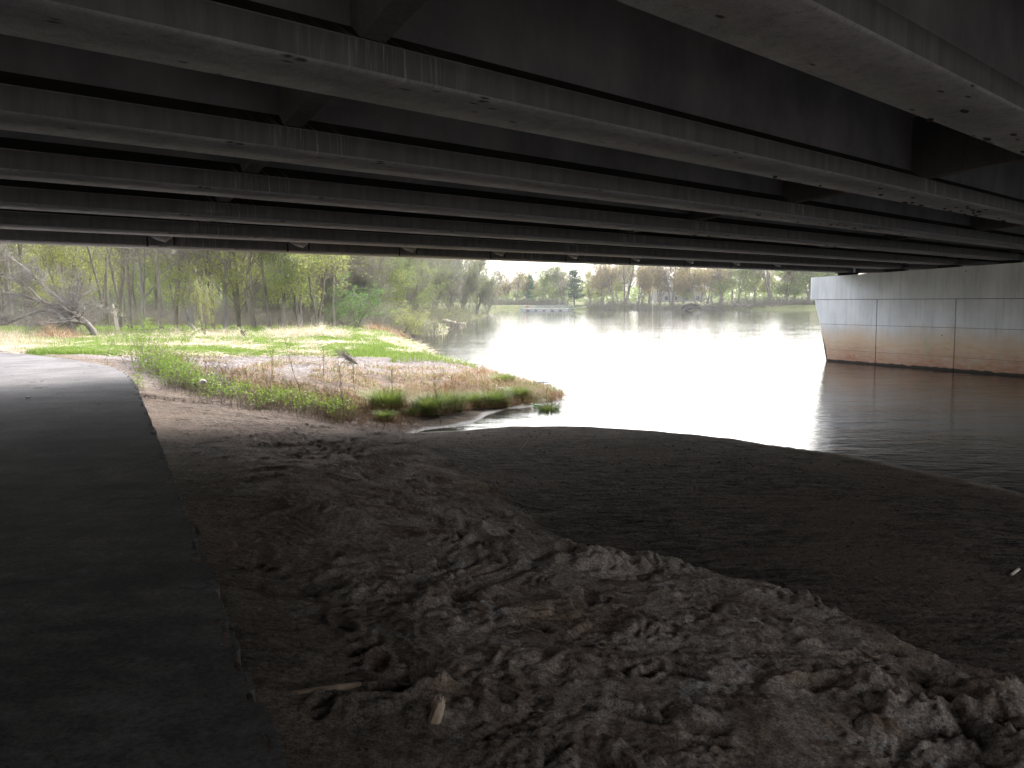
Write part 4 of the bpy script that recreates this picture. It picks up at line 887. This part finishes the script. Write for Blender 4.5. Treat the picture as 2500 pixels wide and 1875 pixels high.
# reed heap / pile along the back of the meadow
def heap(n_, x0, x1, ya, yb, zc, hgt, mat, nm, lb, ln=.8, w=.010):
    px = g_r.uniform(x0, x1, n_); py = ya + (yb - ya) * g_r.rand(n_); Q_ = np.array([at(a, b, zc) for a, b in zip(px, py)]); e = 1 - np.abs((px - (x0 + x1) / 2) / (x1 - x0) * 2) ** 2
    Q_[:, 2] = tz(Q_[:, 0], Q_[:, 1]) + g_r.rand(n_) * hgt * e * np.clip(.2 + 2.2 * noise(px * .045, px * 0, 205), 0, 2)
    a = lying(g_r, Q_, ln, w, .6); b = blades(g_r, Q_[::3], ln * (.5 + .9 * g_r.rand(len(Q_[::3])) ** 2), w * .7, .9, .2); obj(nm, mesh_np(nm, *join([a, b]), mat=M[mat]), label=lb, cat='reeds', kind='stuff')
heap(1500, 655, 850, 811, 822, 1.3, .45, 'straw', 'reed_heap', 'heaped tangle of dry reeds before the grey willows')
heap(1200, 900, 985, 806, 818, .9, .45, 'rust', 'reed_heap', 'rusty dead grass below the greenish willow at the corner')
heap(700, 90, 190, 822, 832, 1.4, .5, 'rust', 'reed_heap', 'purple-brown dry brush under the leaning bare tree')
heap(450, 380, 640, 814, 832, 1.35, .3, 'straw', 'reed_heap', 'spiky dry stalks before the dark wood')

# gravel strip stones
P, u, v, sd2, sl, ba, gv, gs, st_, dl2 = ground_pts(120000, 180, 1180, 20, 48); mgv = (gv > g_r.rand(len(P)) * 1.1) & (sd2 > .1) & (u > path_edge(v) + .1)
Pg = P[mgv][:34000]; n_ = len(Pg); sz = (.012 + .03 * g_r.rand(n_) ** 3)[:, None]; az = g_r.uniform(0, 6.28, n_); dx = np.stack([np.cos(az), np.sin(az), az * 0], 1) * sz; dy = np.stack([-np.sin(az), np.cos(az), az * 0], 1) * sz * .7; dz = np.array([0, 0, 1]) * sz * .5
V_ = np.stack([Pg - dx, Pg - dy, Pg + dx, Pg + dy, Pg + dz * 1.2 + dx * .2, Pg - dz], 1).reshape(-1, 3); k_ = np.arange(n_)[:, None] * 6
obj('gravel', mesh_np('gravel', V_, tris=np.concatenate([k_ + f for f in ([0, 1, 4], [1, 2, 4], [2, 3, 4], [3, 0, 4])]), mat=M['stone']), label='pale pinkish gravel strip beyond the bridge', cat='gravel', kind='stuff')

# bank grass: green and rusty mix round the tip of the bank
P, u, v, sd2, sl, ba, gv, gs, st_, dl2 = ground_pts(120000, 700, 1420, 24, 48)
d_front = v + .25 * (u - 8)
ppx, ppy = proj(P); m1 = (sd2 > .12) & (ppx > 860) & (ppy > np.interp(ppx, [860, 900, 1060, 1110, 1160, 1240, 1400], [975, 968, 955, 925, 905, 905, 950])) & (ppy < np.interp(ppx, [860, 950, 1150, 1250, 1400], [1008, 1008, 1000, 996, 992])) & (v > 20); nn1 = noise(P[:, 0] * .55, P[:, 1] * .55, 210) + .6 * noise(P[:, 0] * 1.7, P[:, 1] * 1.7, 211)
tipw = ss(-4.0, 0.0, P[:, 0])
mG = m1 & (nn1 > .30 - .35 * tipw) & (g_r.rand(len(P)) < .15 * tipw); mR = m1 & (nn1 < .45) & (g_r.rand(len(P)) < .22)
obj('bank_grass', mesh_np('bank_grass', *blades(g_r, P[mG], .28, .007, .6), mat=M['bankgrass']), label='green grass growing round the point of the bank', cat='grass', kind='stuff')
obj('dead_grass', mesh_np('dead_grass', *join([blades(g_r, P[mR], .34, .007, 1.0), lying(g_r, P[mR], .4, .006, .3)]), mat=M['rust']), label='rusty brown dead grass tangled along the bank', cat='dead grass', kind='stuff')
m3 = (dl2 > -1.2) & (dl2 < .6) & (sd2 > .1) & (P[:, 0] > -5) & (v > 23) & (g_r.rand(len(P)) < .35)
obj('bank_grass', mesh_np('bank_grass', *blades(g_r, P[m3], .32, .010, .5), mat=M['grass']), label='bright green grass bordering the far side of the gravel', cat='grass', kind='stuff')
P5, u5, v5, sd5, sl5, ba5, gv5, gs5, st5, dl5 = ground_pts(90000, 250, 1150, 22, 42); px5, py5 = proj(P5)
m5 = (sd5 > .15) & (dl5 < -1.0) & (u5 > path_edge(v5) + .6) & (py5 < np.interp(px5, [250, 480, 640, 850, 1150], [890, 930, 975, 1010, 990])) & (noise(P5[:, 0] * .8, P5[:, 1] * .8, 220) > .28 - .5 * ss(-2, -5.5, dl5))
pa = P5[m5]; ka = g_r.rand(len(pa)); print('bank stems', len(pa))
obj('dead_stems', mesh_np('dead_stems', *join([lying(g_r, pa[ka < .30], .45, .006, .35), blades(g_r, pa[(ka > .30) & (ka < .42)], .30, .006, 1.0)]), mat=M['rust']), label='brown dead stems and roots matted over the front of the gravel', cat='dead stems', kind='stuff')
obj('sprouts', mesh_np('sprouts', *blades(g_r, pa[ka > .90], .16, .010, .8), mat=M['bankgrass']), label='thin green sprouts coming up through the gravel and dead stems', cat='grass', kind='stuff')
# tussocks
for i, (px, py, h, lb) in enumerate([(945, 985, .85, 'large green grass tussock with dead base beside the muddy inlet'), (1045, 985, .72, 'dark green grass tussock right of the largest one'), (1090, 975, .80, 'tall green tussock in the middle of the bank edge'), (1150, 965, .62, 'green tussock with rusty grass above the inlet'),
                                     (1205, 960, .72, 'upright green tussock nearer the point of the bank'), (1265, 950, .60, 'green tussock above the floating green bottle'), (1340, 965, .60, 'outermost green tussock at the very point'), (1010, 1003, .35, 'small bright tuft on the dark mud'), (940, 1012, .38, 'small lime green tuft below the large tussock'), (1230, 925, .6, 'green tussock on the river side of the point')]):
    q = at(px, py, .45 if py < 1000 else .3); r = np.random.RandomState(300 + i); h = h * .8; n_ = int(1300 * h / .7); c = r.normal(size=(n_, 2)) * [.20 * h / .7, .16 * h / .7]; Q_ = np.stack([c[:, 0], c[:, 1], c[:, 0] * 0 - .02], 1)
    e = obj('grass_tussock', None, label=lb, cat='tussock', group='grass tussocks on the bank', loc=(q[0], q[1], tz1(q[0], q[1])))
    obj('blades', mesh_np('blades', *blades(r, Q_, h, .007, .95, .35, True), mat=M['bankgrass']), e)
    Q2 = np.stack([r.normal(size=n_ // 2) * .30 * h / .7, r.normal(size=n_ // 2) * .25 * h / .7, np.zeros(n_ // 2)], 1); obj('dead_base', mesh_np('dead_base', *blades(r, Q2, h * .5, .007, 1.4), mat=M['rust']), e)
# lime weeds along the lip of the bank
lip = np.array([(310, 893), (400, 905), (470, 925), (540, 938), (600, 955), (660, 965), (720, 975), (780, 985), (830, 995), (840, 1000)], float)
def lip_pts(n_, t0, t1, up0, up1, z=.9):
    t = g_r.uniform(t0, t1, n_) * (len(lip) - 1); i = np.clip(t.astype(int), 0, len(lip) - 2); q = lip[i] + (lip[i + 1] - lip[i]) * (t - i)[:, None]; q[:, 1] -= g_r.uniform(up0, up1, n_)
    zs = np.interp(q[:, 0], [300, 500, 640, 850], [1.4, 1.15, .85, .5]); Q_ = np.array([at(a, b, c) for (a, b), c in zip(q, zs)]); Q_[:, 2] = tz(Q_[:, 0], Q_[:, 1]); return Q_
brush('leafy_weeds', lip_pts(120, .25, 1, 0, 16), .32, 5, 'bark', .006, 'low lime-leaved weeds along the lip of the bank', 'lime', 3600, .035, 31, .16, 'weeds')
brush('leafy_weeds', lip_pts(60, .05, .3, -4, 12), .45, 6, 'bark', .006, 'lime-leaved weeds at the near end of the gravel', 'lime', 2200, .035, 32, .18, 'weeds')
brush('tangled_stems', lip_pts(520, .1, 1.0, -6, 30), .30, 6, 'brownwood', .006, 'brown tangle of dead stems under the bank lip', None, 0, .03, 33, .22, 'stems')
brush('tangled_stems', np.array([[*at(a, b, .5)[:2], 0] for a, b in zip(g_r.uniform(820, 1010, 150), g_r.uniform(960, 1008, 150))]), .28, 6, 'rust', .006, 'rusty dead stems between the weeds and the tussocks', None, 0, .03, 34, .22, 'stems')
for px, py, z, h, n_, lb in ((365, 890, 1.4, 1.5, 12, 'tall feathery yellow-green sapling clump at the end of the path'), (445, 908, 1.35, .8, 14, 'low feathery green sapling clump right of the tall one'), (400, 896, 1.4, .8, 9, 'small green sapling between the two clumps'), (310, 902, 1.5, .35, 8, 'little green weed at the corner of the path')):
    q = at(px, py, z); Q_ = np.tile(np.array([[q[0], q[1], 0]]), (4, 1)); o = brush('green_sapling', Q_, h, n_, 'bark', .008, lb, 'lime', int(1500 * h), .03, int(px), .22 * h + .1, 'sapling'); del o['kind']
for i, (px, py, h, lb) in enumerate([(745, 985, 1.9, 'thin bare sapling leaning left over the gravel'), (840, 985, 1.5, 'thin upright bare stem right of the leaning sapling'), (868, 960, 1.3, 'slender stem with a few leaves near the root clump'), (790, 940, 1.0, 'short bare stem behind the lime weeds'), (1075, 985, 1.3, 'forked dry stem above the middle tussocks'), (1115, 970, 1.1, 'dry brown stem left of the point'), (665, 950, .9, 'short leafy stem standing in the gravel'), (960, 960, 1.0, 'dry stem behind the large tussock')]):
    q = at(px, py, .6); r = np.random.RandomState(400 + i); P0 = trunk_curve(r, h, (-.25 if i == 0 else r.normal() * .12, 0), .03); R0_ = .011 * np.linspace(1, .35, 9)[None]; P1, R1 = children(r, P0, R0_, 14, .4, 35, 5, .6, .2, .3, .25, .4, .004)
    e = obj('bare_sapling', None, label=lb, cat='sapling', group='thin saplings on the bank', loc=(q[0], q[1], tz1(q[0], q[1]) - .03)); obj('stems', mesh_np('stems', *join([tubes(P0, R0_, 5), tubes(P1, R1, 3)]), mat=M['brownwood']), e)
    obj('leaves', mesh_np('leaves', *leaf_quads(r, P1, 60 if i in (2, 6) else 14, .03, .03), mat=M['lime']), e)

# ------------------------------------------------------------------ leaning tree, snag, driftwood
def px_path(pts, Y0, dY=0.0):
    return np.array([at_depth(x, y, Y0 + dY * i) for i, (x, y) in enumerate(pts)])[None]
def resamp(P, k):
    t = np.linspace(0, P.shape[1] - 1, k); i = np.clip(t.astype(int), 0, P.shape[1] - 2); w = (t - i)[None, :, None]; return P[:, i] * (1 - w) + P[:, i + 1] * w
q = at(232, 824, 1.35); Y0 = q[1]; r = np.random.RandomState(55)
Lt = [([(234, 828), (226, 805), (208, 785), (184, 768), (146, 752), (104, 738), (60, 722), (10, 715)], .20, .1), ([(184, 768), (150, 735), (112, 705), (80, 672), (50, 645), (20, 628)], .12, .15), ([(146, 752), (100, 758), (60, 772), (20, 790), (-30, 800)], .10, -.2), ([(170, 762), (210, 740), (250, 752), (285, 775)], .05, -.2), ([(104, 738), (70, 700), (20, 680), (-30, 668)], .08, .3)]
P0 = np.concatenate([resamp(px_path(a, Y0, c), 9) for a, b, c in Lt]); R0_ = np.array([b * np.linspace(1, .3, 9) for a, b, c in Lt])
P1, R1 = children(r, P0, R0_, 60, .40, 45, 7, .5, -.02, .35, .2, .3, .012); P2_, R2 = children(r, P1, R1, 700, .6, 40, 6, .5, -.05, .4, .1, .4, .009); P3, R3 = children(r, P2_, R2, 4500, .7, 38, 5, .6, -.04, .4, .1, .5, .009)
b = np.array([q[0], q[1], tz1(q[0], q[1])]); e = obj('leaning_tree', None, label='bare grey tree leaning low to the left with its twigs sweeping the meadow', cat='tree', loc=b)
obj('trunk', mesh_np('trunk', *join([tubes(P0 - b, R0_, 9), tubes(P1 - b, R1, 5)]), smooth=True, mat=M['bark']), e); obj('crown', mesh_np('crown', *join([tubes(P2_ - b, R2, 3), tubes(P3 - b, R3, 3)]), mat=M['greybark']), e)
q = at(289, 811, 1.35); Y0 = q[1]; m = MB()
m.tube([at_depth(x, y, Y0) for x, y in ((290, 815), (287, 800), (283, 782), (281, 765), (277, 750), (275, 742))], [.17, .13, .12, .10, .07, .10], 8); m.tube([at_depth(x, y, Y0) for x, y in ((281, 768), (275, 764), (270, 761))], [.05, .035, .02], 5); m.tube([at_depth(x, y, Y0) for x, y in ((282, 775), (286, 762), (285, 752))], [.05, .035, .02], 5)
obj('broken_snag', m.mesh('broken_snag', M['deadwood'], True), label='pale broken tree stub standing right of the leaning tree', cat='snag')
q = at(565, 825, 1.35); Y0 = q[1]; m = MB(); m.tube([at_depth(x, y, Y0) for x, y in ((600, 828), (592, 812), (588, 806))], [.12, .09, .05], 7); m.tube([at_depth(x, y, Y0) for x, y in ((592, 813), (597, 809), (600, 806))], [.07, .04, .02], 5)
obj('tree_stump', m.mesh('tree_stump', M['darkbark'], True), label='small dark stump in the dry reeds before the wood', cat='stump')
# root clump
q = at(868, 888, tz1(*at(868, 888, 1.0)[:2])); q = at(868, 888, tz1(q[0], q[1])); Y0 = q[1]; r = np.random.RandomState(60); a0 = at_depth(872, 889, Y0); a1 = at_depth(835, 862, Y0); ax_ = (a1 - a0); m = MB(); m.tube([a0 + ax_ * t for t in (-.15, .1, .5, .85)], [.05, .07, .08, .04], 9)
for k in range(90):
    s_ = a0 + ax_ * r.uniform(.1, .95) + r.normal(size=3) * .07; dd = unit(ax_ + r.normal(size=3) * .35); m.tube([s_, s_ + dd * r.uniform(.15, .38) + r.normal(size=3) * .05], [.013, .005], 4)
obj('root_clump', m.mesh('root_clump', M['bark']), label='dark uprooted root clump tilted up at the edge of the gravel', cat='roots')
def log(nm, pts, z, rad, mat, lb, cat='driftwood', n=8):
    m = MB(); m.tube([at(x, y, zz) for (x, y), zz in zip(pts, z)], rad, n); obj(nm, m.mesh(nm, M[mat], True), label=lb, cat=cat)
log('floating_log', [(1082, 781), (1100, 785), (1118, 789), (1136, 790)], [.9, .55, .15, .04], [.20, .18, .15, .10], 'deadwood', 'pale bleached log slanting from the willows into the river', 'log')
log('driftwood', [(1000, 828), (985, 818), (975, 808)], [.1, .45, .7], [.10, .13, .09], 'brownwood', 'grey forked driftwood limb at the meadow corner')
log('driftwood', [(978, 820), (990, 808), (994, 798)], [.4, .7, 1.1], [.11, .09, .05], 'darkbark', 'dark upright driftwood fork at the meadow corner')
log('wooden_stake', [(1068, 884), (1067, 880), (1067, 877)], [-.1, .1, .28], [.05, .05, .04], 'darkbark', 'short dark stake standing in the shallow water', 'stake')
m = MB(); r = np.random.RandomState(8)
for k in range(5):
    a = at(1668 + r.uniform(-6, 6), 757.3, .1) + [0, 0, .3 * k]; b_ = at(1705 + r.uniform(-6, 8), 757.3, .1) + [0, 0, .5 + .2 * k]; m.tube([a, (a + b_) / 2 + [0, 0, .5], b_], [.35, .3, .15], 6)
obj('driftwood_pile', m.mesh('driftwood_pile', M['darkbark'], True), label='dark fallen trunk lying at the far water edge', cat='driftwood')
r = np.random.RandomState(12)
for k, (px, lb) in enumerate(((1760, 'dark bent trunk leaning over the far water, left one'), (1850, 'bleached fallen branches at the far water edge'), (1935, 'dark drooping limb low over the far water'))):
    a = at(px, 757, 0); m = MB(); m.tube([a + [0, 4, 0], a + [-1.5, 3, 1.0], a + [-3, 2, 1.5], a + [-4.5, 1.5, .9]], [.22, .18, .12, .06], 6)
    for j in range(6): t = a + [-r.uniform(1, 6), 2, 1.5]; m.tube([t, t + [r.uniform(-2, 1), 0, r.uniform(-.8, 1.6)]], [.10, .04], 4)
    obj('fallen_limb', m.mesh('fallen_limb', M['greybark' if k == 1 else 'bark'], True), label=lb, cat='fallen limb')

# ------------------------------------------------------------------ fishing pier, house and post on the far bank
a = at(1268, 758.4, 0); b_ = at(1388, 758.4, 0); Ld = np.linalg.norm(b_ - a); fp = obj('fishing_pier', None, label='white floating fishing pier with railings on the far side of the river', cat='fishing pier', loc=(a[0], a[1], 0), rz=math.atan2(b_[1] - a[1], b_[0] - a[0]))
m = MB(); m.box(0, Ld, 0, 3.0, .25, .55); obj('deck', m.mesh('deck', M['white']), fp)
for k in range(6): m = MB(); m.box(.4 + k * Ld / 6, .4 + k * Ld / 6 + Ld / 6 - .8, .15, 2.85, -.4, .245); obj('float', m.mesh('float', M['steel'], bevel=.04), fp)
for y in (.04, 2.88):
    for k in range(10):
        x = .05 + k * (Ld - .18) / 9; m = MB(); m.box(x, x + .13, y, y + .1, .552, 1.50); obj('post', m.mesh('post', M['white']), fp)
    for z in (.80, 1.03, 1.26, 1.50):
        m = MB(); m.box(0, Ld * (1 if z > 1 else .62), y - .045, y - .005, z, z + .07); obj('rail', m.mesh('rail', M['white']), fp)
m = MB(); m.box(Ld * .13, Ld * .20, -.02, -.055, .9, 1.4); obj('panel', m.mesh('panel', M['red']), fp)
m = MB(); m.loft([[(Ld - .2, 1.0, .5), (Ld - .2, 2.4, .5), (Ld - .2, 2.4, .62), (Ld - .2, 1.0, .62)], [(Ld + 2.5, 6.0, 1.0), (Ld + 1.5, 7.4, 1.0), (Ld + 1.5, 7.4, 1.12), (Ld + 2.5, 6.0, 1.12)]]); obj('gangway', m.mesh('gangway', M['steel']), fp)
q = at_depth(1655, 745, 330); hs_ = obj('house', None, label='grey-roofed house half hidden behind the far bank trees', cat='house', loc=(q[0], q[1], 1.5), rz=.15)
m = MB(); m.box(-9, 9, -4, 4, 0, 6.0); obj('wall', m.mesh('wall', M['siding']), hs_); m = MB(); m.loft([[(-9.6, -4.7, 6.0), (-9.6, 4.7, 6.0), (-9.6, 0, 9.2)], [(9.6, -4.7, 6.0), (9.6, 4.7, 6.0), (9.6, 0, 9.2)]]); obj('roof', m.mesh('roof', M['roof']), hs_)
for x in (-6.5, -2.5, 1.5, 5.5):
    for z in (1.2, 4.0): m = MB(); m.box(x, x + 1.3, -4.04, -4.003, z, z + 1.3); obj('window', m.mesh('window', M['glass']), hs_)
q = at(1599, 757.6, 0); m = MB(); m.tube([(q[0], q[1] + 4, 0), (q[0], q[1] + 4, 2.8)], .06, 6); m.box(q[0] - .25, q[0] + .25, q[1] + 3.85, q[1] + 3.93, 1.9, 2.8)
obj('marker_post', m.mesh('marker_post', M['chip']), label='pale marker board on a post at the far water edge', cat='marker post')

# ------------------------------------------------------------------ litter, sticks and chips
q = at(1313, 992, .02); bt = obj('plastic_bottle', None, label='green plastic bottle floating in the inlet by the grassy bank', cat='bottle', loc=(q[0], q[1], .03), rz=.15)
m = MB(); rr = [.02, .05, .058, .055, .058, .055, .04, .016, .016]; xs = [-.13, -.125, -.09, -.03, .0, .05, .09, .12, .14]
m.tube([(x, 0, 0) for x in xs], rr, 12); obj('body', m.mesh('body', M['greenplastic'], True), bt); m = MB(); m.tube([(.141, 0, 0), (.165, 0, 0)], .019, 10); obj('cap', m.mesh('cap', M['white']), bt)
q = at(1325, 937, 0.0); m = MB(); r = np.random.RandomState(3); G_ = 9
for i in range(G_):
    for j in range(5): m.v.append((q[0] + (i - 4) * .085 + r.normal() * .01, q[1] + (j - 2) * .10 + r.normal() * .01, .03 + .09 * math.exp(-((i - 4.5) / 2.5) ** 2) * math.exp(-((j - 2) / 1.5) ** 2) + r.uniform(0, .03)))
for i in range(G_ - 1):
    for j in range(4): m.f.append((i * 5 + j, (i + 1) * 5 + j, (i + 1) * 5 + j + 1, i * 5 + j + 1))
wr = obj('plastic_sheet', m.mesh('plastic_sheet', M['blue'], True), label='crumpled blue plastic sheet floating behind the grassy point', cat='plastic sheet'); mo = wr.modifiers.new('thickness', 'SOLIDIFY'); mo.thickness = .012
def G_at(px, py, z0):
    q = at(px, py, z0)
    for _ in range(4): q = at(px, py, tz1(q[0], q[1]))
    return q
q = G_at(1060, 1760, 1.25); m = MB(); up = np.array([.04, .0, .11]); r = np.random.RandomState(14)
m.tube([q - up * .4, q, q + up * .45, q + up * .8, q + up * 1.05], [.034, .034, .032, .026, .010], 7)
for k in range(9): s_ = q + up * r.uniform(.5, .9) + r.normal(size=3) * .012; m.tube([s_, s_ + up * r.uniform(.25, .5) + r.normal(size=3) * .008], [.008, .002], 4)
obj('broken_branch', m.mesh('broken_branch', M['tanwood']), label='splintered pale branch end sticking out of the sand near the path', cat='branch')
def stick(nm, pts, rad, mat, lb, cat, lift=.006, n=6):
    Q_ = [G_at(x, y, 1.1) + [0, 0, lift] for x, y in pts]; m = MB(); m.tube(Q_, rad, n); obj(nm, m.mesh(nm, M[mat], True), label=lb, cat=cat)
stick('buried_branch', [(655, 1712), (700, 1698), (760, 1690), (820, 1682), (880, 1670)], [.012, .02, .024, .024, .012], 'brownwood', 'long half buried branch lying across the sand beside the path', 'branch', .0)
stick('curved_root', [(690, 1874), (705, 1858), (730, 1844), (765, 1836)], [.008, .007, .006, .003], 'tanwood', 'pale curved root at the bottom edge by the path', 'root', .012)
stick('white_stick', [(2470, 1405), (2488, 1392)], [.016, .014], 'deadwood', 'short thick white stick lying on the dark sandbar', 'stick', .012)
stick('twig', [(2140, 1628), (2160, 1626), (2180, 1622)], [.004, .003, .002], 'tanwood', 'thin pale twig under the sand bank on the bar', 'twig')
stick('twig', [(2115, 1600), (2135, 1606), (2150, 1604)], [.006, .006, .004], 'brownwood', 'brown twig beside the pale one below the sand bank', 'twig')
stick('bent_twig', [(1290, 1075), (1270, 1100), (1310, 1125), (1340, 1150)], [.005, .005, .004, .003], 'brownwood', 'long bent dry stem lying on the near end of the sandbar', 'stem')
q = G_at(75, 1085, 1.7); m = MB(); m.loft([[(q[0] + math.cos(t) * .05 * s_, q[1] + math.sin(t) * .03 * s_, 1.70 + z_) for t in np.arange(0, 6.28, .8)] for s_, z_ in ((1, -.01), (1, .01), (.6, .02))]); obj('pebble', m.mesh('pebble', M['chip'], True), label='single white pebble on the dark asphalt path', cat='pebble')
q = G_at(495, 935, 1.2); m = MB(); m.loft([[(q[0] + math.cos(t) * .10 * s_, q[1] + math.sin(t) * .07 * s_, q[2] + z_ * .7) for t in np.arange(0, 6.28, .7)] for s_, z_ in ((.9, -.03), (1, .06), (.5, .12))]); obj('stone', m.mesh('stone', M['chip'], True), label='pale stone at the lip of the bank by the weeds', cat='stone')
def chips(nm, n_, u0, u1, v0, v1, s0, s1, mat, lb, cond, seed):
    r = np.random.RandomState(seed); vv = v0 * (v1 / v0) ** r.rand(n_); uu = r.uniform(u0, u1, n_); x = uu * N2[0] + vv * P2[0]; y = uu * N2[1] + vv * P2[1]
    z, u, v, s2, sl, ba, fa = terrain(x, y); kk = cond(sl, ba, s2, u, v); c = np.stack([x, y, z + .004], 1)[kk]; n_ = len(c); sz = (s0 + (s1 - s0) * r.rand(n_) ** 3)[:, None] * (1 + .04 * vv[kk][:, None])
    az = r.uniform(0, 6.28, n_); d = np.stack([np.cos(az), np.sin(az), r.normal(size=n_) * .25], 1) * sz; p_ = np.stack([-np.sin(az), np.cos(az), r.normal(size=n_) * .3], 1) * sz * r.uniform(.15, .6, (n_, 1)); t_ = np.array([0, 0, 1]) * sz * .25
    V_ = np.stack([c - d, c - p_, c + d, c + p_, c + t_], 1).reshape(-1, 3); k_ = np.arange(n_)[:, None] * 5
    obj(nm, mesh_np(nm, V_, tris=np.concatenate([k_ + f for f in ([0, 1, 4], [1, 2, 4], [2, 3, 4], [3, 0, 4])]), mat=M[mat]), label=lb, cat='litter', kind='stuff')
chips('leaf_litter', 26000, 3, 18, 3, 26, .006, .03, 'darkchip', 'dark bark and leaf litter strewn over the sandbar', lambda sl, ba, s2, u, v: (ba > .5) & (s2 > .1), 1)
chips('leaf_litter', 9000, 3, 18, 3, 26, .004, .018, 'midchip', 'pale flecks of litter over the sandbar', lambda sl, ba, s2, u, v: (ba > .5) & (s2 > .1), 2)
chips('dirt_crumbs', 16000, .5, 6.2, 2, 19, .003, .014, 'midchip', 'crumbs of earth scattered on the sand slope', lambda sl, ba, s2, u, v: (sl > .3), 3)
chips('dirt_crumbs', 5000, .5, 6.2, 2, 19, .003, .016, 'darkchip', 'dark bits of bark scattered on the sand slope', lambda sl, ba, s2, u, v: (sl > .3), 4)
chips('shell_bits', 110, .8, 9, 2.6, 13, .003, .007, 'chip', 'tiny white chips dotted over the sand', lambda sl, ba, s2, u, v: (sl > .2) | (ba > .5), 5)

# ------------------------------------------------------------------ air
hz = bpy.data.materials.new('haze'); hz.use_nodes = True; t = hz.node_tree; t.nodes.clear(); vo = t.nodes.new('ShaderNodeVolumePrincipled'); vo.inputs['Color'].default_value = (.96, .97, 1, 1); vo.inputs['Density'].default_value = 0.0002; vo.inputs['Anisotropy'].default_value = .3
ou = t.nodes.new('ShaderNodeOutputMaterial'); t.links.new(vo.outputs[0], ou.inputs['Volume'])
m = MB(); m.box(-900, 900, -70, 900, -4, 26); obj('haze', m.mesh('haze', hz), label='thin pale haze over the river and woods', cat='haze', kind='stuff')
